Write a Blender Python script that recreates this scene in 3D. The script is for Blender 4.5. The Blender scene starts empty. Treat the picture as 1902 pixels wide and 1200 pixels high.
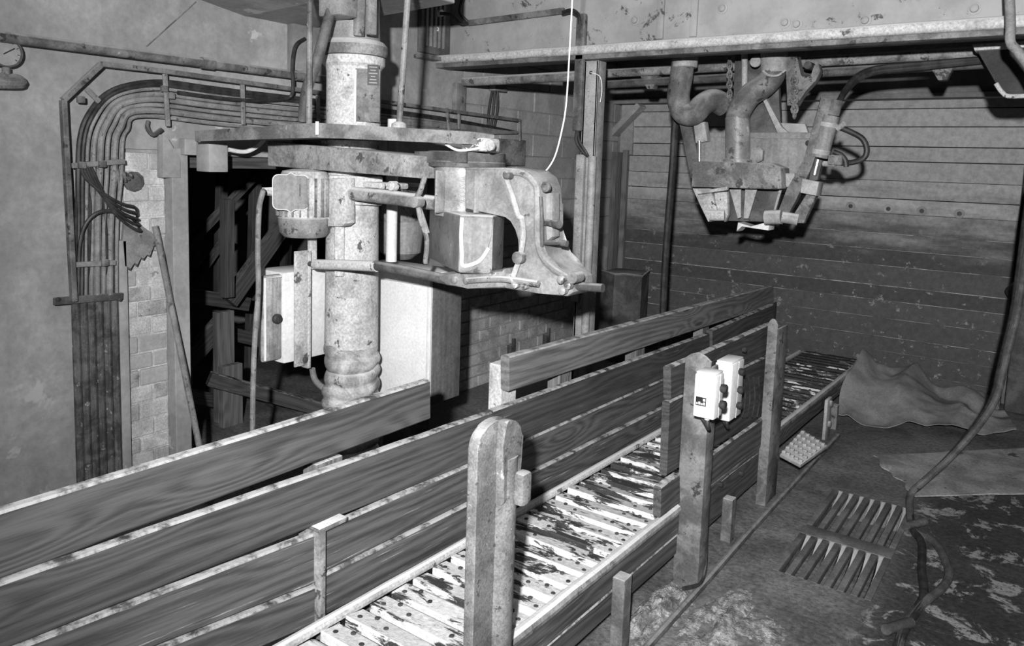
import bpy, bmesh, math, random
from mathutils import Vector, Matrix, noise
random.seed(7)

# ------------------------------------------------------------------ camera
F, PX, PY, H = 1440.0, 951.0, 463.0, 1.6          # focal length and optical centre in pixels of 1902x1200, eye height
def _v(x, y): return Vector((x - PX, PY - y, -F)).normalized()
_dy = _v(1985, 335); _dz = (-_v(-1100, 235)).cross(_dy).normalized(); _dx = _dy.cross(_dz)
ROT = Matrix((_dx, _dy, _dz))                       # world = ROT @ camera
CAM = Vector((0, 0, H))
scene = bpy.context.scene
COL = scene.collection
cd = bpy.data.cameras.new('camera'); cam = bpy.data.objects.new('camera', cd); COL.objects.link(cam)
cd.sensor_width = 36; cd.lens = 36 * F / 1902; cd.shift_y = -(600 - PY) / 1902; cd.clip_start = 0.02
cam.matrix_world = Matrix.Translation(CAM) @ ROT.to_4x4()
scene.camera = cam

# ------------------------------------------------------------------ world, flash, exposure
w = bpy.data.worlds.new('world'); scene.world = w; w.use_nodes = True
w.node_tree.nodes['Background'].inputs[0].default_value = (1, 1, 1, 1)
w.node_tree.nodes['Background'].inputs[1].default_value = 0.012
fl = bpy.data.lights.new('flash_gun', 'SPOT'); fl.energy = 1500; fl.shadow_soft_size = 0.035
fl.spot_size = math.radians(105); fl.spot_blend = 1.0
flo = bpy.data.objects.new('flash_gun', fl); COL.objects.link(flo)
flo.location = CAM + ROT @ Vector((-0.14, 0.245, 0.45))
flo.rotation_euler = (ROT @ Vector((1200 - PX, PY - 400, -F))).to_track_quat('-Z', 'Y').to_euler()
vs = scene.view_settings
vs.view_transform = 'Standard'; vs.look = 'None'; vs.gamma = 1; vs.exposure = -0.5; vs.use_curve_mapping = False

# ------------------------------------------------------------------ helpers
def on(x, y, X=None, Y=None, Z=None):
    """point of the place that lies on a given wall plane / floor level"""
    d = ROT @ Vector((x - PX, PY - y, -F))
    t = (X / d.x) if X is not None else (Y / d.y) if Y is not None else ((Z - H) / d.z)
    return CAM + d * t
def mpp(p):                                          # metres per pixel at a point
    return -(ROT.transposed() @ (Vector(p) - CAM)).z / F

def BM(): return bmesh.new()
def box(bm, c, s, rot=None, bev=0.0):
    m = Matrix.Translation(Vector(c)) @ (rot.to_4x4() if rot is not None else Matrix.Identity(4)) @ Matrix.Diagonal((s[0], s[1], s[2], 1))
    r = bmesh.ops.create_cube(bm, size=1, matrix=m)
    if bev:
        es = list({e for v in r['verts'] for e in v.link_edges})
        bmesh.ops.bevel(bm, geom=es, offset=min(bev, .45 * min(s)), segments=2, affect='EDGES', profile=.5)
    return r['verts']
def box2(bm, a, b, bev=0.0):
    a, b = Vector(a), Vector(b)
    return box(bm, (a + b) / 2, [max(abs(q), .0005) for q in (b - a)], None, bev)
def smoothpath(pts, k=5):
    pts = [Vector(p) for p in pts]
    if len(pts) < 3: return pts
    out = []
    for i in range(len(pts) - 1):
        p0 = pts[max(i - 1, 0)]; p1 = pts[i]; p2 = pts[i + 1]; p3 = pts[min(i + 2, len(pts) - 1)]
        for j in range(k):
            t = j / k
            out.append(.5 * ((2 * p1) + (p2 - p0) * t + (2 * p0 - 5 * p1 + 4 * p2 - p3) * t * t + (3 * p1 - p0 - 3 * p2 + p3) * t ** 3))
    return out + [pts[-1]]
def tube(bm, pts, r, n=10, smooth=5, squash=1.0):
    pts = smoothpath(pts, smooth) if smooth else [Vector(p) for p in pts]
    rs = r if isinstance(r, (list, tuple)) else None
    t0 = (pts[1] - pts[0]).normalized()
    u = t0.orthogonal().normalized()
    rings = []
    for i, p in enumerate(pts):
        a = pts[max(i - 1, 0)]; b = pts[min(i + 1, len(pts) - 1)]
        t = (b - a).normalized()
        u = (u - t * u.dot(t)).normalized(); v = t.cross(u)
        rr = rs[0] + (rs[1] - rs[0]) * i / (len(pts) - 1) if rs else r
        rings.append([bm.verts.new(p + (u * math.cos(2 * math.pi * k / n) + v * squash * math.sin(2 * math.pi * k / n)) * rr) for k in range(n)])
    for a, b in zip(rings, rings[1:]):
        for k in range(n): bm.faces.new((a[k], a[(k + 1) % n], b[(k + 1) % n], b[k]))
    bm.faces.new(rings[0][::-1]); bm.faces.new(rings[-1])
def cyl(bm, a, b, r, r2=None, n=24):
    tube(bm, [a, b], [r, r if r2 is None else r2], n, 0)
def lathe(bm, c, prof, n=32, axis=None):
    """profile of (radius, height) turned round the z axis at c"""
    rot = Vector((0, 0, 1)).rotation_difference(Vector(axis)).to_matrix() if axis else Matrix.Identity(3)
    rings = []
    for r, z in prof:
        rings.append([bm.verts.new(Vector(c) + rot @ Vector((r * math.cos(2 * math.pi * k / n), r * math.sin(2 * math.pi * k / n), z))) for k in range(n)])
    for a, b in zip(rings, rings[1:]):
        for k in range(n): bm.faces.new((a[k], a[(k + 1) % n], b[(k + 1) % n], b[k]))
    bm.faces.new(rings[0][::-1]); bm.faces.new(rings[-1])
def prism(bm, pts, vec, bev=0.0, seg=2):
    a = [bm.verts.new(Vector(p)) for p in pts]; b = [bm.verts.new(Vector(p) + Vector(vec)) for p in pts]
    n = len(a); fs = [bm.faces.new(a), bm.faces.new(b[::-1])]
    fs += [bm.faces.new((a[(k + 1) % n], a[k], b[k], b[(k + 1) % n])) for k in range(n)]
    if bev:
        es = list({e for f in fs[:2] for e in f.edges})
        bmesh.ops.bevel(bm, geom=es, offset=bev, segments=seg, affect='EDGES', profile=.5)
def obj(name, bm, m, parent=None, smooth=35, loc=None):
    bmesh.ops.recalc_face_normals(bm, faces=bm.faces)
    me = bpy.data.meshes.new(name); bm.to_mesh(me); bm.free()
    for mm in (m if isinstance(m, (list, tuple)) else [m]): me.materials.append(mm)
    if smooth:
        for p in me.polygons: p.use_smooth = True
        me.set_sharp_from_angle(angle=math.radians(smooth))
    return link(name, me, parent)
def link(name, me, parent=None, mw=None):
    o = bpy.data.objects.new(name, me); COL.objects.link(o)
    if mw is not None: o.matrix_world = mw
    if parent is not None:
        o.parent = parent
        o.matrix_parent_inverse = PINV[parent.name]
    PINV[o.name] = (Matrix.Identity(4) if mw is None else mw.inverted())
    return o
PINV = {}
def thing(name, label, cat, loc=(0, 0, 0), group=None):
    o = bpy.data.objects.new(name, None); COL.objects.link(o); o.location = loc; o.empty_display_size = .05
    PINV[o.name] = Matrix.Translation(-Vector(loc))
    return tag(o, label, cat, group)
def tag(o, label, cat, group=None):
    o['label'] = label; o['category'] = cat
    if group: o['group'] = group
    return o
def struct(o): o['kind'] = 'structure'; return o

# ------------------------------------------------------------------ materials (all grey: the picture is black and white)
class NT:
    def __init__(s, name):
        s.m = bpy.data.materials.new(name); s.m.use_nodes = True; s.t = s.m.node_tree
        s.b = s.t.nodes['Principled BSDF']
    def n(s, typ, **k):
        x = s.t.nodes.new(typ)
        for a, b in k.items(): setattr(x, a, b)
        return x
    def l(s, a, b): s.t.links.new(a, b)
    def noise(s, vec, scale, detail=6, rough=.6, dist=0):
        x = s.n('ShaderNodeTexNoise'); x.inputs['Scale'].default_value = scale; x.inputs['Detail'].default_value = detail
        x.inputs['Roughness'].default_value = rough; x.inputs['Distortion'].default_value = dist
        s.l(vec, x.inputs['Vector']); return x.outputs['Fac']
    def ramp(s, fac, a, b, ca=0.0, cb=1.0):
        x = s.n('ShaderNodeMapRange'); x.inputs[1].default_value = a; x.inputs[2].default_value = b
        x.inputs[3].default_value = ca; x.inputs[4].default_value = cb; x.interpolation_type = 'SMOOTHSTEP'
        s.l(fac, x.inputs[0]); return x.outputs[0]
    def math(s, op, a, b=None):
        x = s.n('ShaderNodeMath', operation=op)
        for i, q in enumerate((a, b)):
            if q is None: continue
            if isinstance(q, (int, float)): x.inputs[i].default_value = q
            else: s.l(q, x.inputs[i])
        return x.outputs[0]
    def mix(s, fac, a, b):
        x = s.n('ShaderNodeMix', data_type='FLOAT')
        for i, q in ((0, fac), (2, a), (3, b)):
            if isinstance(q, (int, float)): x.inputs[i].default_value = q
            else: s.l(q, x.inputs[i])
        return x.outputs[0]
    def mapping(s, vec, sc, rnd=False):
        x = s.n('ShaderNodeMapping'); x.inputs['Scale'].default_value = sc; s.l(vec, x.inputs['Vector'])
        if rnd:
            oi = s.n('ShaderNodeObjectInfo'); cx = s.n('ShaderNodeCombineXYZ')
            for i, k in enumerate((37., 91., 53.)): s.l(s.math('MULTIPLY', oi.outputs['Random'], k), cx.inputs[i])
            s.l(cx.outputs[0], x.inputs['Location'])
        return x.outputs[0]
    def done(s, val, rough=.8, bump=None, bs=.3, bd=.01, spec=.3, metal=0.0):
        c = s.n('ShaderNodeCombineColor')
        for i in range(3):
            if isinstance(val, (int, float)): c.inputs[i].default_value = val
            else: s.l(val, c.inputs[i])
        s.l(c.outputs[0], s.b.inputs['Base Color'])
        if isinstance(rough, (int, float)): s.b.inputs['Roughness'].default_value = rough
        else: s.l(rough, s.b.inputs['Roughness'])
        s.b.inputs['Specular IOR Level'].default_value = spec; s.b.inputs['Metallic'].default_value = metal
        if bump is not None:
            x = s.n('ShaderNodeBump'); x.inputs['Strength'].default_value = bs; x.inputs['Distance'].default_value = bd
            s.l(bump, x.inputs['Height']); s.l(x.outputs[0], s.b.inputs['Normal'])
        return s.m

def grime(name, a, b, scale=6, spot=None, dust=0, dustv=.75, rough=.75, bump=.3, spec=.3, fine=.25, streak=0, metal=0, lo=.38, hi=.64, duststart=.35):
    """surface of grey a with blotches of grey b, optional (grey, scale, threshold) spots, optional settled dust on top faces"""
    s = NT(name); g = s.n('ShaderNodeNewGeometry'); P = g.outputs['Position']
    n1 = s.noise(P, scale, 7, .65, .4)
    v = s.mix(s.ramp(n1, lo, hi), a, b)
    n2 = s.noise(P, scale * 14, 4, .7)
    v = s.math('MULTIPLY', v, s.ramp(n2, .2, .8, 1 - fine, 1 + fine))
    if streak:
        n4 = s.noise(s.mapping(P, (9, 9, .7)), scale, 5, .6)
        v = s.math('MULTIPLY', v, s.ramp(n4, .35, .7, 1 + streak * .4, 1 - streak))
    if spot:
        for sp in (spot if isinstance(spot, list) else [spot]):
            n3 = s.noise(P, sp[1], 5, .7, .2)
            v = s.mix(s.ramp(n3, sp[2], sp[2] + .04), v, sp[0])
    if dust:
        z = s.n('ShaderNodeSeparateXYZ'); s.l(g.outputs['Normal'], z.inputs[0])
        n5 = s.noise(P, 22, 6, .7)
        f = s.math('MULTIPLY', s.ramp(z.outputs[2], duststart, .9), s.ramp(n5, .3, .58, 1 - .9 * (1 - dust) - .25 * (1 - dust), 1.0))
        f = s.math('MULTIPLY', f, dust)
        v = s.mix(f, v, dustv)
    return s.done(v, rough, s.math('ADD', n1, s.math('MULTIPLY', n2, .5)), bump, .006, spec, metal)

def wood(name, a, b, dust=.9, dustv=.6, contrast=1.0, smear=.0):
    """planed softwood, grain along the board's own x axis"""
    s = NT(name); tc = s.n('ShaderNodeTexCoord'); O = tc.outputs['Object']
    M = s.mapping(O, (1, 1, 1), True)
    warp = s.noise(s.mapping(M, (.7, 1, 5)), 1.1, 2, .5)
    sep = s.n('ShaderNodeSeparateXYZ'); s.l(M, sep.inputs[0])
    vo = s.n('ShaderNodeTexVoronoi'); vo.inputs['Scale'].default_value = 1.0; s.l(s.mapping(M, (1.5, .2, 7.5)), vo.inputs['Vector'])
    kd = vo.outputs['Distance']
    ph = s.math('ADD', s.math('ADD', s.math('MULTIPLY', sep.outputs[2], 190), s.math('MULTIPLY', warp, 42)), s.ramp(kd, 0, .45, 16, 0))
    band = s.math('ADD', s.math('MULTIPLY', s.math('SINE', ph), .5), .5)
    fib = s.noise(s.mapping(M, (2.4, 50, 62)), 2.2, 6, .7)
    big = s.noise(s.mapping(M, (1.3, 3, 7)), 1.6, 5, .6)
    fac = s.math('ADD', s.math('MULTIPLY', band, .16 * contrast), s.math('ADD', s.math('MULTIPLY', fib, .75), s.math('MULTIPLY', big, .5)))
    v = s.mix(s.ramp(fac, .45, .95), a, b)
    v = s.mix(s.math('MULTIPLY', s.ramp(kd, .05, .11, 1, 0), .75), v, a * .45)
    g = s.n('ShaderNodeNewGeometry'); z = s.n('ShaderNodeSeparateXYZ'); s.l(g.outputs['Normal'], z.inputs[0])
    if smear:                                     # pale powder rubbed into the grain
        sm = s.noise(s.mapping(M, (1.1, 30, 60)), 3.0, 8, .72)
        v = s.mix(s.math('MULTIPLY', s.ramp(sm, .66 - .07 * smear, .72), .7), v, .62)
    n5 = s.noise(g.outputs['Position'], 16, 6, .7)
    f = s.math('MULTIPLY', s.math('MULTIPLY', s.ramp(z.outputs[2], .45, .85), s.ramp(n5, .36, .58)), dust)
    v = s.mix(f, v, dustv)
    return s.done(v, .75, s.math('ADD', fib, s.math('MULTIPLY', band, .6)), .35, .004, .25)

MT = {}
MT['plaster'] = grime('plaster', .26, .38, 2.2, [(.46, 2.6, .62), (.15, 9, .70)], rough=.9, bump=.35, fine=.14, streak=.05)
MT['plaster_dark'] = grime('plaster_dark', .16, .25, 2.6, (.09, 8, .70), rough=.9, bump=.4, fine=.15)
MT['mortar'] = grime('mortar', .24, .34, 10, rough=.95, bump=.5)
MT['brick'] = grime('brick', .28, .46, 7, (.44, 9, .60), rough=.9, bump=.6, fine=.3)
MT['brick_painted'] = grime('brick_painted', .30, .40, 4, (.16, 11, .70), rough=.85, bump=.4, fine=.15)
MT['brick_white'] = grime('brick_white', .42, .60, 9, (.26, 13, .64), rough=.9, bump=.6, fine=.3)
MT['brick_chalk'] = grime('chalky_brick', .30, .46, 12, (.2, 13, .60), rough=.9, bump=.7, fine=.35)
MT['galv'] = grime('galvanised_steel', .26, .40, 9, (.12, 30, .64), dust=.8, rough=.55, bump=.25, fine=.25)
MT['steel'] = grime('weathered_steel', .09, .21, 9, [(.04, 16, .60), (.36, 12, .68)], dust=.7, dustv=.6, rough=.6, bump=.35)
MT['steel_dark'] = grime('dark_steel', .055, .12, 8, (.03, 26, .64), dust=.45, dustv=.5, rough=.6, bump=.35)
MT['cast'] = grime('cast_paint', .16, .27, 9, [(.08, 13, .585), (.46, 9, .63)], dust=.75, rough=.42, bump=.3, spec=.5)
MT['cast_gloss'] = grime('oily_cast_paint', .17, .29, 8, [(.09, 20, .64), (.5, 7, .66)], dust=.3, rough=.28, bump=.22, spec=.6)
MT['dusty'] = grime('dusty_paint', .27, .50, 7, [(.10, 11, .60)], dust=.9, dustv=.7, rough=.85, bump=.45, fine=.4, lo=.3, hi=.55)
MT['dusty_dark'] = grime('dusty_dark_paint', .12, .30, 7, [(.07, 11, .58)], dust=.85, rough=.85, bump=.5, fine=.35)
MT['white'] = grime('white_enamel', .66, .74, 6, (.4, 26, .70), dust=.5, dustv=.85, rough=.7, bump=.15, fine=.15)
MT['white_scuff'] = grime('scuffed_enamel', .22, .42, 8, [(.6, 7, .60)], rough=.5, bump=.2, streak=.3)
MT['grey_panel'] = grime('grey_panel', .19, .25, 5, (.5, 34, .72), rough=.6, bump=.15, streak=.2)
MT['dark_panel'] = grime('dark_grey_panel', .09, .13, 5, (.4, 30, .70), rough=.6, bump=.15, streak=.2)
MT['post_galv'] = grime('dull_galvanised', .11, .19, 12, [(.06, 30, .60), (.36, 22, .66)], dust=.5, dustv=.5, rough=.6, bump=.35, fine=.4)
MT['conduit'] = grime('rusty_conduit', .05, .13, 14, [(.28, 26, .62)], rough=.8, bump=.4, streak=.3)
MT['gusset'] = grime('gusset_paint', .03, .05, 8, rough=.7)
MT['timber_pale'] = None
MT['rubber'] = grime('black_rubber', .02, .045, 20, rough=.5, bump=.15, spec=.35)
MT['cable_grey'] = grime('grey_cable', .16, .26, 12, (.09, 20, .6), dust=.4, dustv=.4, rough=.7, bump=.2)
MT['hose_dark'] = grime('dark_hose', .06, .13, 10, rough=.6, bump=.2)
MT['black'] = grime('black_label', .015, .03, 20, rough=.5, bump=.05)
MT['cloth'] = grime('canvas', .17, .25, 7, (.3, 9, .66), rough=.95, bump=.4, fine=.2)
MT['paper'] = grime('paper', .24, .42, 5, (.1, 6, .64), rough=.95, bump=.4, fine=.3)
MT['bellows'] = grime('bellows_cloth', .22, .48, 8, [(.12, 14, .60)], dust=.9, rough=.95, bump=.5, fine=.3)
MT['slat'] = grime('slat', .70, .80, 6, [(.045, 7, .57), (.05, 26, .625)], rough=.7, bump=.5, fine=.25)
def slat_mat():
    s = NT('slat'); P = s.n('ShaderNodeNewGeometry').outputs['Position']; z = s.n('ShaderNodeSeparateXYZ'); s.l(P, z.inputs[0])
    n1 = s.noise(s.mapping(P, (5, 15, 15)), 1.0, 7, .72, .5); n2 = s.noise(P, 60, 4, .7); n3 = s.noise(P, 2.2, 3, .5)
    t = s.math('ADD', s.math('ADD', n1, s.math('MULTIPLY', n3, .35)), s.ramp(z.outputs[1], 1.2, 5.0, -.03, .10))
    v = s.mix(s.ramp(t, .68, .73), .72, .05); v = s.math('MULTIPLY', v, s.ramp(n2, .25, .75, .75, 1.15))
    return s.done(v, .7, s.math('ADD', n1, n2), .5, .006)
MT['slat'] = slat_mat()
MT['bolt'] = grime('bolt_head', .03, .07, 20, rough=.5, bump=.1)
MT['chrome'] = grime('bright_steel', .55, .7, 10, rough=.25, bump=.1, metal=.8)
MT['string'] = grime('white_string', .85, .9, 10, rough=.9, bump=.05)
MT['floor_plate'] = grime('floor_plate', .11, .19, 6, (.2, 22, .68), rough=.55, bump=.4)
MT['pit'] = grime('pit', .01, .02, 5, rough=.9)
MT['timber_old'] = wood('old_timber', .035, .10, dust=.4, dustv=.4)
MT['timber_pale'] = wood('pale_timber', .07, .17, dust=.4, dustv=.4)
MT['wood_mid'] = wood('planed_board', .036, .10, contrast=1.2)
MT['wood_smear'] = wood('powdered_board', .038, .115, contrast=1.3, smear=1.0)
MT['wood_light'] = wood('pale_board', .08, .21, contrast=1.2)
MT['wood_dark'] = wood('stained_board', .032, .085, contrast=1.0, smear=.3)

def girder_paint():
    s = NT('girder_paint'); P = s.n('ShaderNodeNewGeometry').outputs['Position']
    n1 = s.noise(P, 5, 6, .6); n2 = s.noise(P, 70, 4, .7); n3 = s.noise(P, 7, 7, .75, .5)
    v = s.mix(s.ramp(n1, .35, .65), .27, .36)
    v = s.mix(s.math('MULTIPLY', s.ramp(n3, .575, .63), s.ramp(n2, .35, .5)), v, .07)
    return s.done(v, .7, s.math('ADD', n2, n3), .4, .004)
MT['girder'] = girder_paint()

def back_boards():
    """wall boards: pale above, stained nearly black by old splash below"""
    s = NT('back_boards'); g = s.n('ShaderNodeNewGeometry'); P = g.outputs['Position']
    z = s.n('ShaderNodeSeparateXYZ'); s.l(P, z.inputs[0])
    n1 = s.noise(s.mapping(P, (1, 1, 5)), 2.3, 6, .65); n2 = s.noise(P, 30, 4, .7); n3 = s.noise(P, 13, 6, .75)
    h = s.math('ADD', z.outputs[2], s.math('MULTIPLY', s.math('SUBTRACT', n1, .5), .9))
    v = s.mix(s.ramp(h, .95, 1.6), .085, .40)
    v = s.math('MULTIPLY', v, s.ramp(n2, .25, .75, .8, 1.2))
    oi = s.n('ShaderNodeObjectInfo')
    v = s.math('MULTIPLY', v, s.ramp(oi.outputs['Random'], 0, 1, .84, 1.14))
    v = s.mix(s.math('MULTIPLY', s.ramp(n3, .59, .67), s.ramp(h, .6, 1.5, .9, 0)), v, .36)
    return s.done(v, .8, s.math('ADD', n1, s.math('MULTIPLY', n2, .4)), .35, .006)
MT['back_boards'] = back_boards()

def seam_mat():
    s = NT('seam_filler'); P = s.n('ShaderNodeNewGeometry').outputs['Position']; z = s.n('ShaderNodeSeparateXYZ'); s.l(P, z.inputs[0])
    n1 = s.noise(P, 5, 5, .7)
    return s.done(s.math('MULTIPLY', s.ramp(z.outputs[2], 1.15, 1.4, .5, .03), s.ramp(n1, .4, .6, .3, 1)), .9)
MT['seam'] = seam_mat()
def floor_mat():
    s = NT('wet_floor'); P = s.n('ShaderNodeNewGeometry').outputs['Position']
    z = s.n('ShaderNodeSeparateXYZ'); s.l(P, z.inputs[0])
    n1 = s.noise(P, 2.6, 7, .65, .5); n2 = s.noise(P, 45, 5, .75); n3 = s.noise(P, 6, 7, .7, .6)
    wet = s.math('MULTIPLY', s.ramp(s.math('ADD', z.outputs[0], s.math('MULTIPLY', n1, .3)), -.42, -.2), s.ramp(z.outputs[1], 5.2, 4.4))
    v = s.mix(s.ramp(n1, .35, .65), .11, .21)
    v = s.mix(s.math('MULTIPLY', wet, .8), v, .03)
    v = s.math('MULTIPLY', v, s.ramp(n2, .25, .75, .5, 1.5))
    # spilled powder patches on the wet part
    pw = s.math('MULTIPLY', s.ramp(n3, .545, .60), s.math('MULTIPLY', s.ramp(wet, .0, .9, .12, 1), s.ramp(n2, .36, .5)))
    v = s.mix(s.math('MULTIPLY', pw, .85), v, .42)
    v = s.mix(s.math('MULTIPLY', s.ramp(n2, .66, .7), .5), v, .4)
    return s.done(v, s.ramp(n1, .35, .65, .42, .75), s.math('ADD', n2, n1), .5, .008, .35)
MT['floor'] = floor_mat()
def powder_mat():
    s = NT('powder'); P = s.n('ShaderNodeNewGeometry').outputs['Position']
    n1 = s.noise(P, 20, 7, .75); n2 = s.noise(P, 110, 3, .7)
    v = s.mix(s.ramp(n1, .40, .62), .16, .5); v = s.math('MULTIPLY', v, s.ramp(n2, .25, .75, .6, 1.3))
    return s.done(v, .95, s.math('ADD', n1, n2), .8, .01)
MT['powder'] = powder_mat()

# board: picked out by its top and bottom edge, thickness t towards -x (away from the conveyor)
def board(name, top, bot, t, mat, parent, seg=14, rag=.0025, nose=(0, 0)):
    """top, bot: 3D edge end points (start, end); the board keeps its own axes so that the grain follows it"""
    a, b, c, d = (Vector(q) for q in (top[0], top[1], bot[0], bot[1]))
    org = (a + b + c + d) / 4
    ex = ((b + d) - (a + c)).normalized(); ey = Vector((0, 0, 1)).cross(ex).normalized(); ez = ex.cross(ey)
    R = Matrix((ex, ey, ez)).transposed(); Ri = R.transposed()
    la, lb, lc, ldd = (Ri @ (q - org) for q in (a, b, c, d))
    bm = BM(); rings = []
    sd = random.random() * 100
    for i in range(seg + 1):
        f = i / seg
        T = la.lerp(lb, f); B = lc.lerp(ldd, f)
        jt = (noise.noise((sd, f * 14, 0)) ) * rag; jb = noise.noise((sd, f * 10, 7)) * rag; jy = noise.noise((sd, f * 3, 3)) * .004
        r = []
        e = .005
        for q, yy in ((T + Vector((0, 0, jt - e)), 0), (T + Vector((0, 0, jt)), e), (T + Vector((0, 0, jt)), t - e), (T + Vector((0, 0, jt - e)), t),
                      (B + Vector((0, 0, jb + e)), t), (B + Vector((0, 0, jb)), t - e), (B + Vector((0, 0, jb)), e), (B + Vector((0, 0, jb + e)), 0)):
            r.append(bm.verts.new((q.x, yy + jy, q.z)))
        rings.append(r)
    for p, q in zip(rings, rings[1:]):
        for k in range(8): bm.faces.new((p[k], p[(k + 1) % 8], q[(k + 1) % 8], q[k]))
    bm.faces.new(rings[0][::-1]); bm.faces.new(rings[-1])
    bmesh.ops.recalc_face_normals(bm, faces=bm.faces)
    me = bpy.data.meshes.new(name); bm.to_mesh(me); bm.free(); me.materials.append(mat)
    for p in me.polygons: p.use_smooth = True
    me.set_sharp_from_angle(angle=math.radians(30))
    return link(name, me, parent, Matrix.Translation(org) @ R.to_4x4())
def stick(name, p0, p1, wd, th, mat, parent=None, up=(0, 0, 1)):
    """a sawn timber from p0 to p1 with its own axes"""
    p0, p1 = Vector(p0), Vector(p1); ex = (p1 - p0).normalized()
    upv = Vector(up)
    if abs(ex.dot(upv)) > .95: upv = Vector((0, 1, 0))
    ey = upv.cross(ex).normalized(); ez = ex.cross(ey)
    R = Matrix((ex, ey, ez)).transposed()
    bm = BM(); box(bm, (0, 0, 0), ((p1 - p0).length, th, wd), None, .004)
    me = bpy.data.meshes.new(name); bm.to_mesh(me); bm.free(); me.materials.append(mat)
    return link(name, me, parent, Matrix.Translation((p0 + p1) / 2) @ R.to_4x4())

# ================================================================== ROOM SHELL
XL, YB = -3.3, 6.25
D0, D1, DZ = on(343, 600, X=XL).y, on(850, 600, X=XL).y, on(345, 288, X=XL).z     # doorway in the left wall
J0, J1 = on(236, 650, X=XL).y, on(313, 650, X=XL).y                                 # brick jamb beside it
# floor with the drain pit left open
GX0, GX1, GY0, GY1 = -.83, -.46, 3.06, 4.06
bm = BM()
for a, b in (((-8, -1, -.2), (GX0, YB + .6, 0)), ((GX1, -1, -.2), (2.2, YB + .6, 0)), ((GX0, -1, -.2), (GX1, GY0, 0)), ((GX0, GY1, -.2), (GX1, YB + .6, 0)), ((GX0, GY0, -.2), (GX1, GY1, -.13))):
    box2(bm, a, b)
floor = struct(obj('floor', bm, MT['floor'], smooth=0))
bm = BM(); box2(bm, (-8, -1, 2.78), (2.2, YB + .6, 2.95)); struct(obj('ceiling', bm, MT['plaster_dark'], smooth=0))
# left wall
bm = BM()
box2(bm, (XL - .3, -1, 0), (XL, J0, 2.78))
box2(bm, (XL - .3, J0, 0), (XL - .02, D0, 2.78)); box2(bm, (XL - .02, J0, DZ + .02), (XL, D0, 2.78))
box2(bm, (XL - .3, D0, DZ), (XL, D1, 2.78))
box2(bm, (XL - .3, D1, 0), (XL - .012, YB, 2.78))
wall_left = struct(obj('wall_left', bm, MT['plaster'], smooth=0))
# brick and block courses right of the doorway
def course(z0, z1, y0, y1, L, off, mat, name, gap=.011, prob=1):
    y = y0 - off
    while y < y1:
        a, b = max(y, y0), min(y + L - gap, y1)
        if b - a > .03:
            bm = BM(); d = random.uniform(-.004, .004)
            box2(bm, (XL - .03, a, z0), (XL + d, b, z1 - gap), .004)
            obj(name, bm, mat, wall_left, smooth=0)
        y += L
z = 0.0; i = 0
while z < .98:
    course(z, z + .0825, D1 + .002, 5.5, .25, (i % 2) * .125, MT['brick'], 'brick'); z += .0825; i += 1
while z < 2.4:
    course(z, z + .165, D1 + .002, YB - .02, .42, (i % 2) * .21, MT['brick_painted'], 'block', .007); z += .165; i += 1
# whitewashed jamb bricks
bm = BM(); box2(bm, (XL - .06, J0 + .001, 0), (XL - .012, J1, DZ)); obj('mortar', bm, MT['brick_white'], wall_left, smooth=0)
z = .02
k = 0
while z < DZ - .02:
    h = random.uniform(.068, .082)
    for a, b in ((J0 + .002, J0 + (J1 - J0) * (.28 if k % 2 else .62)), (J0 + (J1 - J0) * (.28 if k % 2 else .62) + .005, J1)):
        bm = BM(); box2(bm, (XL - .06, a, z), (XL - random.uniform(.0, .011), b, z + h - .005), .007)
        dark = (z > .62 and z < .70) or random.random() < .12
        obj('brick', bm, MT['brick_painted'] if dark else random.choice((MT['brick_white'], MT['brick_white'], MT['brick_chalk'])), wall_left, smooth=0)
    z += h; k += 1
# timber door frame on the jamb
dr = struct(bpy.data.objects.new('door_1', None)); COL.objects.link(dr); dr.location = (XL, D0, 0); PINV['door_1'] = Matrix.Translation((-XL, -D0, 0))
stick('frame_post', (XL + .005, (J1 + D0) / 2, 0), (XL + .005, (J1 + D0) / 2, DZ + .03), D0 - J1 - .004, .09, MT['plaster'], dr)
stick('frame_head', (XL - .1, D0, DZ - .03), (XL - .1, D1, DZ - .03), .06, .1, MT['timber_old'], dr)
stick('frame_stub', on(349, 258, X=XL + .06), on(349, 288, X=XL + .06), .06, .05, MT['plaster'], dr)
bm = BM(); q = on(317, 285, X=XL)
prism(bm, [on(x, y, X=XL + .055) for x, y in ((303, 250), (313, 258), (336, 296), (336, 330), (303, 330))], (-.05, 0, 0), .003)
obj('frame_gusset', bm, MT['plaster'], dr)
# plaster strip between conduits and bricks
bm = BM(); box2(bm, (XL, on(218, 700, X=XL).y, 0), (XL + .03, on(235, 700, X=XL).y, on(228, 445, X=XL).z), .004)
struct(obj('trim_1', bm, MT['plaster']))
# back room shell behind the doorway
bm = BM(); box2(bm, (-6.4, -.8, 0), (-6.2, YB, 2.78)); box2(bm, (-6.2, -.8, 0), (XL - .3, -.7, 2.78)); struct(obj('wall_backroom', bm, MT['plaster_dark'], smooth=0))
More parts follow.
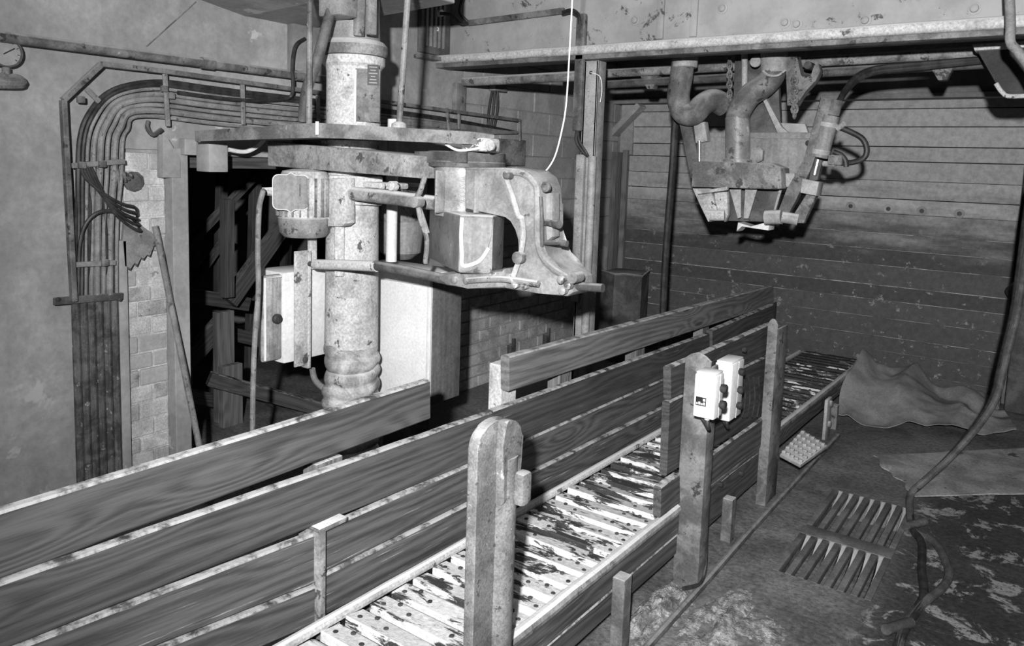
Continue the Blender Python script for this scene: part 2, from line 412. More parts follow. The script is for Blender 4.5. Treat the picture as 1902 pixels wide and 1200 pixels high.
# back wall boards
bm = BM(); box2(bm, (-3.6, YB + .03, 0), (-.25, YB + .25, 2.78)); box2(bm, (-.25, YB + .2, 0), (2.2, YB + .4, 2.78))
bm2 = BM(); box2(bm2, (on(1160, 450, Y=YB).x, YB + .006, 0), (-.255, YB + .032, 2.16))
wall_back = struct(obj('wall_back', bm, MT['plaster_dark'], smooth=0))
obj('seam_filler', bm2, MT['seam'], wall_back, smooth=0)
bxl = on(1158, 450, Y=YB).x
z = 0.02; i = 0
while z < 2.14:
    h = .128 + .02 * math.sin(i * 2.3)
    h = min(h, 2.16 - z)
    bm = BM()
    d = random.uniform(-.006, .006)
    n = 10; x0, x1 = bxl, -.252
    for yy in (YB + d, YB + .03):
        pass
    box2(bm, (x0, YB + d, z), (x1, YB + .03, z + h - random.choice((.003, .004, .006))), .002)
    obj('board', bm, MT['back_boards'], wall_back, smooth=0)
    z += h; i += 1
for x, y in ((1580, 383), (1650, 388), (1712, 392), (1782, 397)):
    p = on(x, y, Y=YB - .008); bm = BM()
    lathe(bm, p, ((.034, 0), (.033, .002), (.018, .003), (.016, .001)), 14, (0, -1, 0)); th = obj('tie_hole', bm, MT['plaster'], wall_back)
    bm = BM(); lathe(bm, p + Vector((0, -.003, 0)), ((.015, 0), (.013, .004)), 12, (0, -1, 0)); obj('tie_bolt', bm, MT['bolt'], wall_back)
# boarded corner left of it
p0 = on(1112, 620, Y=YB - .12); p1 = on(1155, 620, Y=YB - .12)
stick('corner_board', (p0.x + .09, YB - .05, 0), (p0.x + .09, YB - .05, 1.72), .2, .05, MT['wood_light'], wall_back)
stick('edge_batten', (bxl + .0, YB - .03, 0), (bxl + .0, YB - .03, 1.74), .045, .05, MT['wood_light'], wall_back)
stick('brace', on(1128, 262, Y=YB - .08), on(1192, 195, Y=YB - .08), .13, .05, MT['plaster'], wall_back, up=(0, -1, 0))
bm = BM(); box2(bm, (-3.28, YB - .02, 1.7), (bxl + .05, YB + .02, 2.2)); obj('corner_panel', bm, MT['plaster'], wall_back, smooth=0)
# lintel channel over the back wall
zb = on(1500, 187, Y=YB - .12).z; zt = on(1500, 120, Y=YB - .12).z
bm = BM(); box2(bm, (XL, YB - .10, zb), (.6, YB + .1, zt + .3)); box2(bm, (XL, YB - .16, zb), (.6, YB - .05, zb + .035), .004)
struct(obj('trim_2', bm, MT['plaster_dark'], smooth=0))
# dark pillar beyond the boards
bm = BM(); box2(bm, (-.22, YB - .02, 0), (.5, YB + .2, 2.3), .01); struct(obj('trim_3', bm, MT['steel_dark'], smooth=0))
# concrete beam overhead at the left wall with its haunch
bm = BM()
pa = on(455, 30, X=XL)
prism(bm, [(XL, pa.y - .62, 2.78), (XL, pa.y - .45, pa.z + .06), (XL, pa.y, pa.z), (XL, pa.y + .38, pa.z - .0), (XL, pa.y + .38, 2.78)], (1.0, 0, .04), .01)
struct(obj('trim_4', bm, MT['plaster'], smooth=0))
stick('trim_5', on(364, 3, X=XL + .004), on(272, 86, X=XL + .006), .006, .004, MT['steel'])['kind'] = 'structure'

# ================================================================== SLAT CONVEYOR
def cz(y): return .335 - .02 * (y - 1.6)              # conveyor level, falling slightly towards the back wall
XR, XF = -1.1, -1.56                                 # right rail, left fence foot
conv = thing('slat_conveyor', 'powder-covered slat conveyor with bolted cross slats running to the back wall', 'conveyor', (-1.33, 3.2, 0))
slat_me = None
Y = .72; i = 0
pitch = .0915
def slat_mesh(seed):
    rnd = random.Random(seed); bm = BM()
    L = XR - XF - .05; wd = .078
    prism(bm, [(-L / 2, -wd / 2, -.012), (-L / 2, wd / 2, -.018), (-L / 2, wd / 2, 0.002), (-L / 2, wd / 2 - .012, .010), (-L / 2, -wd / 2 + .004, .016), (-L / 2, -wd / 2, .012)], (L, 0, 0), .002)
    keep = set(bm.faces)
    for sx in (-1, 1):
        for o, dy in ((.03, -.012), (.07, .016), (.125, -.006)):
            lathe(bm, (sx * (L / 2 - o), dy, .012), ((.0075, 0), (.0075, .004), (.004, .006)), 8)
    bmesh.ops.recalc_face_normals(bm, faces=bm.faces)
    bm.faces.ensure_lookup_table()
    for f in bm.faces:
        if f not in keep: f.material_index = 1
    me = bpy.data.meshes.new('slat'); bm.to_mesh(me); bm.free(); me.materials.append(MT['slat']); me.materials.append(MT['bolt'])
    return me
sm = slat_mesh(1)
while Y < YB - .1:
    m = Matrix.Translation(((XR + XF) / 2, Y, cz(Y) - .035)) @ Matrix.Rotation(math.radians(random.uniform(-.8, .8)), 4, 'Z') @ Matrix.Rotation(math.radians(random.uniform(-5, 5)), 4, 'X') @ Matrix.Rotation(math.radians(random.uniform(-.8, .8)), 4, 'Y')
    link('slat', sm, conv, m); Y += pitch
def along(x, y0, y1, dz): return [(x, y0, cz(y0) + dz), (x, y1, cz(y1) + dz)]
bm = BM(); tube(bm, [(XR, y, cz(y) - .005 + .004 * noise.noise((y * 6, 0, 0))) for y in [.6 + .1 * k for k in range(53)]], .02, 10, 0)
obj('rail', bm, MT['dusty_dark'], conv)
bm = BM(); tube(bm, [(XF + .012, y, cz(y) - .012 + .003 * noise.noise((y * 6, 3, 0))) for y in [.6 + .1 * k for k in range(55)]], .016, 10, 0)
obj('rail', bm, MT['dusty'], conv)
bm = BM(); box2(bm, (XF - .01, .6, .14), (XF + .0, YB - .1, .2)); obj('frame_beam', bm, MT['steel_dark'], conv)
# side boards under the right rail
for y0, y1 in ((.6, 2.72), (2.72, 3.95), (3.95, YB - .45)):
    board('side_board', along(XR + .012, y0, y1, -.01), along(XR + .012, y0, y1, -.10), .02, MT['wood_smear'], conv)
for y0, y1 in ((.6, 2.9), (2.9, 3.75)):
    board('side_board', along(XR + .008, y0, y1, -.104), along(XR + .008, y0, y1, -.185), .02, MT['wood_mid'], conv)
for y, s in ((2.18, .055), (3.18, .05), (5.05, .05), (1.2, .05)):
    stick('leg', (XR + .035, y, 0), (XR + .035, y, cz(y) - .05 - .06 * (y > 3)), s, .045, MT['steel'], conv)
for y in (1.4, 2.6, 3.9, 5.2):
    stick('leg', (XF - .03, y, 0), (XF - .03, y, cz(y) - .05), .05, .05, MT['steel'], conv)
# pipe on the floor along the conveyor
bm = BM(); tube(bm, [(-1.0, .6, .012), (-1.0, 2.6, .012), (-1.005, 3.4, .012), (-1.0, 4.9, .012)], .014, 8)
tag(obj('floor_pipe', bm, MT['steel_dark']), 'thin dark pipe lying on the floor along the conveyor foot', 'pipe')

# ------------------------------------------------------------------ left timber fence
XW = -1.6
fen = thing('timber_fence', 'long plank fence on wooden posts along the far side of the conveyor', 'fence', (XW, 3, 0))
def bpx(top, bot, x, t, mat, **k): return board('plank', [on(*q, X=x) for q in top], [on(*q, X=x) for q in bot], t, mat, fen, **k)
bpx([(-60, 970), (799, 706)], [(-60, 1100), (799, 779)], XW - .02, .032, MT['wood_mid'])
bpx([(-60, 1106), (914, 765)], [(-60, 1236), (914, 845)], XW - .004, .03, MT['wood_mid'])
bpx([(916, 763), (1323, 617)], [(916, 846), (1323, 668)], XW - .004, .03, MT['wood_dark'])
bpx([(-60, 1240), (594, 989)], [(-60, 1340), (596, 1080)], XW + .008, .03, MT['wood_smear'])
bpx([(-60, 1350), (596, 1086)], [(-60, 1440), (604, 1152)], XW + .012, .03, MT['wood_smear'])
bpx([(606, 982), (1330, 662)], [(606, 1062), (1330, 705)], XW + .008, .03, MT['wood_smear'])
bpx([(606, 1068), (1330, 708)], [(606, 1143), (1330, 762)], XW + .012, .03, MT['wood_smear'])
bpx([(1330, 664), (1437, 610)], [(1330, 705), (1437, 650)], XW + .0, .03, MT['wood_dark'])
bpx([(1323, 614), (1437, 565)], [(1323, 660), (1437, 606)], XW + .012, .035, MT['wood_mid'])
bpx([(946, 663), (1437, 530)], [(946, 728), (1437, 566)], XW - .02, .04, MT['wood_light'])
for x, top, mat in ((600, 850, 'wood_light'), (935, 672, 'dusty'), (1040, 690, 'wood_light'), (1180, 640, 'wood_light'), (1303, 600, 'wood_light'), (1432, 560, 'wood_mid')):
    p = on(x, top, X=XW - .09); stick('post', (p.x, p.y, 0), (p.x, p.y, p.z), .10, .06, MT[mat], fen, up=(0, 1, 0))
for x, top in ((330, 1000), (700, 920), (1100, 740)):
    p = on(x, top, X=XW - .06); stick('post', (p.x, p.y, 0), (p.x, p.y, p.z), .08, .05, MT['steel'], fen, up=(0, 1, 0))
bm = BM(); a = on(600, 985, X=XW + .03); b = on(609, 1152, X=XW + .03)
box2(bm, (XW - .06, a.y - .012, b.z - .02), (XW + .03, a.y + .012, a.z), .004); box2(bm, (XW - .1, a.y - .012, a.z - .008), (XW + .03, a.y + .09, a.z + .006), .003)
obj('joint_strap', bm, MT['dusty_dark'], fen)

# ------------------------------------------------------------------ near round-topped guard post
gp = thing('guard_post', 'dusty channel steel guard post with rounded hooked top beside the conveyor', 'post', (XR + .03, 1.5, 0))
def P(x, y, X=XR + .03): return on(x, y, X=X)
a0, a1 = P(886, 900).y, P(921, 900).y; zt = P(905, 790).z
ym = P(939, 900).y; r = (P(957, 900).y - P(921, 900).y) / 2
bm = BM(); ns = 16; cyy = (a0 + ym + r) / 2; hw = (ym + r - a0) / 2
arc = [(XR + .03, cyy - hw * math.cos(math.pi * k / ns), zt - .055 + .055 * math.sin(math.pi * k / ns) ** .8) for k in range(ns + 1)]
prism(bm, [(XR + .03, a0, 0)] + arc + [(XR + .03, ym + r, zt - .12), (XR + .03, a1 + .006, zt - .14), (XR + .03, a1 + .006, 0)], (-.03, 0, 0), .004)
obj('flange', bm, MT['post_galv'], gp)
ym = P(939, 900).y; r = (P(957, 900).y - P(921, 900).y) / 2
bm = BM(); tube(bm, [(XR + .015, ym, 0), (XR + .015, ym, zt - .1)], r, 18, 0)
obj('tube', bm, MT['post_galv'], gp)
bm = BM(); zl = P(940, 926).z
prof = [(XR + .02, ym + r * .9 * math.cos(t), 0) for t in (0,)]
hh = [(ym - r * .95, zl), (ym + r * .98, zl + .012)] + [(y, z) for _, y, z in arc[::-1] if y > a1 - .004] + [(a1 - .002, zt - .06)]
prism(bm, [(XR + .05, y, z) for y, z in hh], (-.04, 0, 0), .008, 3)
obj('hook', bm, MT['post_galv'], gp)
bm = BM(); c = P(947, 900); box(bm, (XR + .065, ym + r * .55, c.z), (.035, r * 1.0, .085), None, .01); obj('catch', bm, MT['post_galv'], gp)

# ------------------------------------------------------------------ right guard panel between two posts
pan = thing('boarded_guard', 'dark boarded guard panel between two steel posts carrying the control boxes', 'panel', (XR, 3.3, 0))
def R2(x, y): return on(x, y, X=XR)
def rb(top, bot, x, t, mat): return board('plank', [on(*q, X=x) for q in top], [on(*q, X=x) for q in bot], t, mat, pan)
rb([(1246, 682), (1436, 600)], [(1246, 743), (1434, 655)], XR - .005, .03, MT['wood_dark'])
rb([(1244, 746), (1434, 658)], [(1238, 884), (1428, 770)], XR - .005, .03, MT['wood_dark'])
rb([(1316, 850), (1428, 770)], [(1314, 908), (1424, 823)], XR + .02, .02, MT['wood_smear'])
rb([(1314, 912), (1424, 828)], [(1312, 985), (1420, 878)], XR + .012, .02, MT['wood_mid'])
rb([(1229, 905), (1262, 880)], [(1227, 962), (1262, 935)], XR + .03, .03, MT['wood_smear'])
def chan(xl, xm, xr, yp, X, z1, mat):
    """steel post: wide face towards the camera end, narrow flange along the aisle; px xl..xm..xr at row yp"""
    y0 = on(xm, yp, X=X).y; y1 = on(xr, yp, X=X).y; x0 = on(xl, yp, Y=y0).x
    bm = BM()
    arc = [(x0 + (X - x0) * u, y0, z1 - .05 + .05 * math.sin(math.pi * (.16 + .68 * u))) for u in (0, .2, .4, .6, .8, 1)]
    prism(bm, [(x0, y0, 0)] + arc + [(X, y0, 0)], (0, .012, 0), .004); box2(bm, (X - .012, y0 + .006, 0), (X, y1, z1 - .05), .004); box2(bm, (x0, y0 + .006, 0), (x0 + .012, y1, z1 - .06), .004)
    return obj('post', bm, mat, pan)
chan(1259, 1307, 1321, 900, -1.0, on(1285, 668, X=-1.03).z, MT['steel'])
chan(1412, 1431, 1450, 800, -1.04, on(1436, 598, X=-1.04).z, MT['steel'])
for x, y in ((1384, 650), (1378, 880), (1340, 900)):
    bm = BM(); q = on(x, y, X=XR + .03); lathe(bm, q, ((.012, -.01), (.012, .004), (.006, .008)), 10, (1, 0, 0)); obj('bolt', bm, MT['bolt'], pan)
# wires hanging on the panel behind the boxes
for k in range(5):
    bm = BM(); x = 1372 + k * 9; tube(bm, [on(x, 700, X=XR + .03), on(x + 3, 740, X=XR + .035), on(x - 2, 775, X=XR + .03)], .004, 6); obj('wire', bm, MT['rubber'], pan)

def control_box(x0, x1, x2, y0, y1, xf, label, plate=None, knobs=()):
    """upright pendant box; front towards -y, button side towards +x"""
    t = thing('control_box', label, 'control box', on(x1, y1, X=xf), 'control boxes on the guard panel')
    c1 = on(x1, (y0 + y1) / 2, X=xf); c2 = on(x2, (y0 + y1) / 2, X=xf)
    zt, zb = on(x1, y0, X=xf).z, on(x1, y1, X=xf).z
    xl = on(x0, (y0 + y1) / 2, Y=c1.y).x
    bm = BM(); box2(bm, (xl, c1.y, zb), (xf, c2.y, zt), .006); obj('body', bm, MT['white'], t)
    bm = BM(); box2(bm, (xl + .004, c1.y + .003, zt + .0), (xf - .004, c2.y - .003, zt + .008), .003)
    box2(bm, (xf - .001, c1.y + (c2.y - c1.y) * .52, zb), (xf + .001, c1.y + (c2.y - c1.y) * .55, zt)); obj('lid', bm, MT['white'], t)
    for f in knobs:
        bm = BM(); lathe(bm, (xf, (c1.y + c2.y) / 2 + .012, zb + (zt - zb) * f), ((.013, 0), (.015, .008), (.015, .018), (.011, .022)), 14, (1, 0, 0)); obj('button', bm, MT['rubber'], t)
    if plate:
        bm = BM(); pz = zb + (zt - zb) * .28
        box2(bm, (xl + (xf - xl) * .12, c1.y - .0015, pz), (xl + (xf - xl) * .6, c1.y + .001, pz + .03)); q = obj('label_plate', bm, MT['black'], t)
        bm = BM()
        for k in range(4): box2(bm, (xl + (xf - xl) * (.15 + .11 * k), c1.y - .0025, pz + .004), (xl + (xf - xl) * (.23 + .11 * k), c1.y, pz + .010 + .004 * (k % 2)))
        box2(bm, (xl + (xf - xl) * .46, c1.y - .0025, pz + .018), (xl + (xf - xl) * .57, c1.y, pz + .026)); obj('plate_mark', bm, MT['white'], q, smooth=0)
    bm = BM(); gx, gy = (xl + xf) / 2, (c1.y + c2.y) / 2
    cyl(bm, (gx, gy, zb), (gx, gy, zb - .014), .012, .009, 12); obj('gland', bm, MT['white'], t)
    bm = BM(); tube(bm, [(gx, gy, zb - .012), (gx + .004, gy, zb - .035), (gx + .0, gy + .02, zb - .05), (gx - .03, gy + .05, zb - .035), (gx - .06, gy + .05, zb - .0)], .008, 8); obj('cable', bm, MT['rubber'], t)
control_box(1325, 1358, 1379, 680, 782, -.995, 'taller pale control box with a row of black buttons on guard panel', None, (.82, .5, .22))
control_box(1288, 1328, 1343, 702, 780, -.90, 'smaller pale control box with a black name plate in front of another', True, (.68, .3))
bm = BM(); tube(bm, [on(1310, 900, X=-1.02), on(1311, 1000, X=-1.02), on(1309, 1060, X=-1.0), on(1298, 1085, X=-1.0), on(1270, 1093, X=-1.02)], .008, 8)
tag(obj('post_cable', bm, MT['rubber']), 'black cable running down the steel post below the control boxes', 'cable')

# step plate and hanging bar at the far rail
st = thing('step_plate', 'studded steel step plate hung on the outer conveyor side', 'step', on(1490, 850, X=XR + .1))
sa, sb, sc, sd = on(1449, 842, X=XR + .06), on(1482, 790, X=XR + .06), None, None
zs = sa.z
qs = [on(1449, 842, Z=zs), on(1487, 862, Z=zs), on(1537, 826, Z=zs), on(1490, 797, Z=zs)]
bm = BM(); prism(bm, [q - Vector((0, 0, .02)) for q in qs], (0, 0, .016), .003); obj('plate', bm, MT['galv'], st)
for i in range(6):
    for j in range(5):
        u, v = (i + .5) / 6, (j + .5) / 5
        q = qs[0].lerp(qs[1], v).lerp(qs[3].lerp(qs[2], v), u)
        bm = BM(); box(bm, q + Vector((0, 0, .002)), (.02, .026, .012), None, .004); obj('stud', bm, MT['galv'], st)
bm = BM(); tube(bm, [on(1440, 925, X=XR + .04), on(1500, 873, X=XR + .1)], .008, 8, 0); obj('bracket', bm, MT['steel'], st)
hb = thing('gate_bar', 'upright steel latch bar with bolts on the outer rail near the back wall', 'bar', on(1537, 830, X=XR + .05))
bm = BM(); p0, p1 = on(1548, 735, X=XR + .05), on(1535, 835, X=XR + .05)
box2(bm, (XR + .03, p1.y - .06, p1.z), (XR + .05, p1.y + .05, p0.z), .006); obj('strap', bm, MT['galv'], hb)
bm = BM()
for f in (.1, .5, .9): lathe(bm, (XR + .05, p1.y, p1.z + (p0.z - p1.z) * f), ((.02, 0), (.02, .012), (.01, .018)), 12, (1, 0, 0))
obj('bolt', bm, MT['steel'], hb)

# ================================================================== FLOOR THINGS
gr = thing('drain_grate', 'steel floor drain plate with two rows of long slots', 'grate', ((GX0 + GX1) / 2, (GY0 + GY1) / 2, 0))
n = 8
pt = (GX1 - GX0) / 7.5
for row, (y0, y1) in enumerate(((GY0, 3.46), (3.56, GY1))):
    for k in range(n):
        x = GX0 + pt * k - .002
        bm = BM(); x2 = min(x + pt * .52, GX1)
        prism(bm, [(x, y0, .002), (x2, y0, .002), (x2, y1, .002), (x, y1, .002)], (0, 0, -.03), .003)
        obj('bar', bm, MT['floor_plate'], gr)
        if k < n - 1:
            bm = BM(); xa, xb = x2 + .002, x + pt - .002
            prism(bm, [(xb - .004, y0, -.05), (xb, y0, -.05), (xb, y1, -.002), (xa + .002, y1, -.002), (xb - .006, y1 - .14, -.008)], (0, 0, -.01), .001)
            obj('slot_ramp', bm, MT['galv'], gr)
bm = BM(); box2(bm, (GX0, 3.46, -.03), (GX1, 3.56, .003), .002); obj('cross_bar', bm, MT['floor_plate'], gr)

# powder spilt beside the conveyor
def heap(cx, cy, rx, ry, hh, seed, mat, n=46):
    bm = BM(); g = []
    for i in range(n + 1):
        row = []
        for j in range(n + 1):
            u, v = i / n * 2 - 1, j / n * 2 - 1
            d = math.hypot(u, v); e = noise.fractal((u * 2 + seed, v * 2, 0), 1, 2, 5)
            z = hh * (max(0, 1 - d * d) ** 1.2) * (.6 + .9 * e) - .006 + .004 * noise.noise((u * 14, v * 14, seed))
            if d > .93: z = -.012
            row.append(bm.verts.new((cx + u * rx, cy + v * ry, z)))
        g.append(row)
    for i in range(n):
        for j in range(n): bm.faces.new((g[i][j], g[i + 1][j], g[i + 1][j + 1], g[i][j + 1]))
    return obj('powder_spill', bm, mat)
q = on(1345, 1150, Z=0)
for k, (x, y, rx, ry, h) in enumerate(((1330, 1165, .12, .35, .035), (1225, 1135, .1, .3, .05), (1400, 1180, .14, .22, .02))):
    q = on(x, y, Z=0); o = heap(q.x, q.y, rx, ry, h, k * 3.1, MT['powder'])
    tag(o, ['pale powder heap spread on the floor below the steel post', 'pale powder drift under the conveyor side boards', 'thin pale powder patch on dark floor beside the drain'][k], 'powder'); o['kind'] = 'stuff'
# crumpled sheets by the back wall
def sheet(name, corners, seed, amp, mat, label, base=.0, n=40, hump=None):
    bm = BM(); g = []
    c = [Vector(q) for q in corners]
    for i in range(n + 1):
        row = []
        for j in range(n + 1):
            u, v = i / n, j / n
            p = c[0].lerp(c[1], u).lerp(c[3].lerp(c[2], u), v)
            f = noise.fractal((p.x * 2.2 + seed, p.y * 2.2, seed), 1, 2, 4)
            rg = 1 - abs(noise.noise((p.x * 3.1 + seed, p.y * 2.2 - p.x * 1.4, 5)))
            z = base + amp * (.35 * f + .8 * max(0, rg - .55))
            if hump: z += hump(u, v)
            ed = .03 * noise.noise((u * 5 + seed, v * 5, 2))
            row.append(bm.verts.new((p.x + ed, p.y + ed, max(z, .012))))
        g.append(row)
    for i in range(n):
        for j in range(n): bm.faces.new((g[i][j], g[i + 1][j], g[i + 1][j + 1], g[i][j + 1]))
    low = [[bm.verts.new(v.co - Vector((0, 0, .006))) for v in row] for row in g]
    for i in range(n):
        for j in range(n): bm.faces.new((low[i][j], low[i][j + 1], low[i + 1][j + 1], low[i + 1][j]))
        for A_, B_ in ((0, 0), (n, n)):
            bm.faces.new((g[i][A_], g[i + 1][A_], low[i + 1][A_], low[i][A_])); bm.faces.new((g[A_][i], g[A_][i + 1], low[A_][i + 1], low[A_][i]))
    return tag(obj(name, bm, mat, smooth=50), label, 'sheet')
tz = .0
sheet('canvas_sheet', [on(1545, 790, Z=0), on(1880, 830, Z=0), (-.28, YB - .06, 0), (-1.02, YB - .06, 0)], 3.3, .2, MT['cloth'],
      'crumpled canvas sheet heaped against the dark back wall', .02, 60, lambda u, v: .23 * math.sin(math.pi * min(1, v * 1.1)) ** 1.5 * (.55 + .45 * math.cos(u * 3.6 - .3)) + .09 * math.exp(-((v - .55 - .15 * math.sin(u * 4)) * 9) ** 2))
sheet('paper_sheet', [on(1620, 850, Z=0), on(1700, 925, Z=0), on(1930, 920, Z=0), on(1930, 835, Z=0)], 8.1, .03, MT['paper'],
      'pale flattened sheet lying on the floor before the canvas heap', .005, 40)

# ================================================================== LEFT WALL FITTINGS
g1 = 'cables in the left wall tray'
# conduits
ct = 'vertical rusty conduits below the tray'
for k in range(6):
    x = 140 + k * 14.4
    p = on(x, 556 - k * 1.2, X=XL + .03); bm = BM()
    cyl(bm, (XL + .028, p.y, 0), (XL + .028, p.y, p.z), .0165, None, 10)
    tag(obj('conduit', bm, MT['conduit']), ['rusty conduit farthest from the whitewashed bricks, at the open plaster', 'rusty conduit, second of the row from the open plaster', 'rusty conduit, third of the row from the open plaster', 'rusty conduit, third of the row from the whitewashed bricks', 'rusty conduit, second of the row from the whitewashed bricks', 'rusty conduit next to the whitewashed bricks, last of the row'][k], 'conduit', ct)
br = thing('conduit_bracket', 'dark flat bar clamping the conduit tops to the wall', 'bracket', on(160, 558, X=XL))
a, b = on(99, 560, X=XL + .05), on(228, 550, X=XL + .05)
stick('flat_bar', a, b, .032, .012, MT['steel_dark'], br); bm = BM()
for x in (108, 222): q = on(x, 556, X=XL + .055); lathe(bm, q, ((.009, 0), (.009, .006), (.004, .008)), 8, (1, 0, 0))
obj('bolt', bm, MT['bolt'], br)
# tray frame of angle iron
tr = thing('cable_tray', 'angle iron cable tray bending round the doorway corner', 'cable tray', on(120, 500, X=XL))
tp = [(137, 560), (117, 186), (188, 119), (300, 132), (560, 168), (965, 224)]
pts = [on(x, y, X=XL + .07) for x, y in tp]
for a, b in zip(pts, pts[1:]):
    if (b - a).length > .01: stick('angle_bar', a, b, .022, .03, MT['steel'], tr)
for (x0, y0), (x1, y1) in (((160, 165), (185, 190)), ((306, 135), (312, 235)), ((450, 152), (452, 232)), ((830, 200), (836, 260)), ((852, 205), (853, 240)), ((965, 224), (966, 262)), ((590, 172), (592, 240)), ((133, 308), (232, 300)), ((137, 492), (215, 488))):
    stick('cross_strip', on(x0, y0, X=XL + .065), on(x1, y1, X=XL + .065), .022, .012, MT['cable_grey'], tr)
for x, y in ((150, 185), (305, 165), (318, 178), (152, 307), (190, 305), (195, 488)):
    bm = BM(); q = on(x, y, X=XL + .075); box(bm, q, (.02, .03, .028), None, .005); obj('clamp', bm, MT['steel'], tr)
# cables: up the wall, round the bend, along the tray
def cab(off, r, mat, label, tail=(), run=(960, 246), start=None):
    pts = []
    low = start or [(140 + off * .9, 548), (141 + off * .9, 420)]
    bend = [(140 + off, 330), (143 + off, 260), (157 + off * .95, 215 + off * .28), (190 + off * .62, 175 + off * .55), (235 + off * .3, 155 + off * .72), (300, 148 + off * .82), (380, 158 + off * .82), (450, 167 + off * .8), (560, 180 + off * .75), (700, 200 + off * .55), (840, 221 + off * .35), run]
    pts = [on(x, y, X=XL + .035 + .012 * ((k * 7 + int(off)) % 2)) for k, (x, y) in enumerate(low + bend)]
    bm = BM(); tube(bm, pts, r, 8, 5)
    return tag(obj('cable', bm, mat), label, 'cable', g1)
for k, (off, r, m) in enumerate(((5, .011, 'rubber'), (13, .010, 'rubber'), (21, .008, 'cable_grey'), (33, .010, 'cable_grey'), (45, .013, 'cable_grey'), (58, .009, 'cable_grey'), (71, .014, 'cable_grey'), (85, .008, 'cable_grey'))):
    cab(off, r, MT[m], ['outermost black cable in the wall tray, following the angle iron', 'second black cable in the wall tray, inside the outermost one', 'thin grey cable next to the two black cables in the tray', 'grey cable, second inward from the black pair in the tray', 'thick grey cable in the middle of the wall tray', 'grey cable between the two thickest ones in the tray', 'thickest grey cable near the inner edge of the tray', 'innermost thin grey cable of the tray, nearest the doorway'][k])
# black cables branching to the jamb
for k in range(5):
    o = k * 7
    bm = BM(); tube(bm, [on(148 + o * .6, 300, X=XL + .06), on(158 + o * .8, 330 + o * .2, X=XL + .07), on(190 + o * .6, 358 + o * 1.1, X=XL + .09), on(225 + o * .4, 378 + o * 1.4, X=XL + .09), on(250 + o * .4, 385 + o * 1.6, X=XL + .06), on(256 - o * .2, 398 + o * .6, X=XL + .0)], .0065, 7)
    tag(obj('cable', bm, MT['rubber']), 'black cable sagging from the clamp into the brick jamb', 'cable', 'black cables entering the jamb')
bm = BM(); tube(bm, [on(146, 530, X=XL + .05), on(149, 450, X=XL + .055), on(165, 408, X=XL + .07), on(195, 392, X=XL + .08), on(235, 400, X=XL + .07), on(255, 413, X=XL + .0)], .008, 7)
tag(obj('cable', bm, MT['rubber']), 'single black cable rising from the conduits in a wide arc', 'cable')
for k, (x0, x1) in enumerate(((146, 142), (170, 162), (186, 198))):
    bm = BM(); tube(bm, [on(x0, 320, X=XL + .03), on((x0 + x1) / 2 + 4 * (k - 1), 430, X=XL + .05), on(x1 + 2, 550, X=XL + .03)], .007, 7)
    tag(obj('cable', bm, MT['rubber']), ['thin black drop cable next to the upright tray bar', 'thin black drop cable in the middle above the conduits', 'thin black drop cable next to the brick jamb, slanting to the last conduit'][k], 'cable', 'thin drop cables above the conduits')
# torn flap of sheathing and junction fitting at the jamb
bm = BM(); prism(bm, [on(x, y, X=XL + .03) for x, y in ((232, 408), (262, 418), (285, 434), (291, 450), (288, 458), (284, 455), (280, 478), (273, 470), (268, 484), (262, 474), (256, 496), (250, 484), (243, 503), (236, 492), (231, 500), (229, 450))], (-.02, 0, 0), .004)
tag(obj('torn_lagging', bm, MT['cable_grey']), 'torn grey lagging flap hanging over the top of the white bricks', 'lagging')
jf = thing('cable_clip', 'tangled wire clip by the dark hole in the brick jamb', 'clip', on(225, 320, X=XL))
for k in range(5):
    bm = BM(); x = 215 + k * 6; tube(bm, [on(x, 312 + 3 * k, X=XL + .02), on(x + 4 * (-1) ** k, 325, X=XL + .06), on(x + 6, 345 - 4 * k, X=XL + .03)], .006, 6); obj('wire', bm, MT['cable_grey'], jf)
bm = BM(); lathe(bm, on(247, 337, X=XL - .004), ((.045, 0), (.045, .012), (.035, .013), (.034, .006)), 9, (1, 0, 0)); obj('socket', bm, MT['steel_dark'], jf)
hk = BM(); tube(hk, [on(275, 226, X=XL + .01), on(274, 238, X=XL + .03), on(284, 250, X=XL + .05), on(300, 240, X=XL + .05)], .010, 8)
tag(obj('wall_hook', hk, MT['steel_dark']), 'small bent steel hook above the doorway corner', 'hook')
# long pipe above the tray and the pressure gauge
bm = BM(); tube(bm, [on(-60, 60, X=XL + .07), on(560, 141, X=XL + .07), on(700, 160, X=XL + .07)], .021, 14, 0)
for x, y in ((385, 118), (558, 141)): q = on(x, y, X=XL + .07); cyl(bm, q - Vector((0, .03, 0)), q + Vector((0, .03, 0)), .026)
tag(obj('wall_pipe', bm, MT['steel']), 'long straight pipe running high along the plastered left wall', 'pipe')
ga = thing('pressure_gauge', 'round pressure gauge on the plastered wall under the pipe', 'gauge', on(12, 97, X=XL))
c = on(10, 97, X=XL + .06); r = 28 * mpp(c)
bm = BM(); lathe(bm, c, ((r * .9, -.03), (r, -.02), (r, .012), (r * .9, .014), (r * .88, .006)), 28, (1, 0, 0)); obj('case', bm, MT['steel_dark'], ga)
bm = BM(); lathe(bm, c, ((r * .87, .002), (r * .87, .007)), 28, (1, 0, 0)); dial = obj('dial', bm, MT['plaster'], ga)
bm = BM(); stickv = Vector((0, r * .5, r * .3)); tube(bm, [c + Vector((.01, -.01, -.008)), c + stickv + Vector((.01, 0, 0))], .002, 6, 0)
for k in range(9):
    an = math.radians(-40 + k * 32); d = Vector((0, math.cos(an), math.sin(an))); tube(bm, [c + Vector((.009, 0, 0)) + d * r * .68, c + Vector((.009, 0, 0)) + d * r * .8], .0016, 4, 0)
obj('needle', bm, MT['black'], dial)
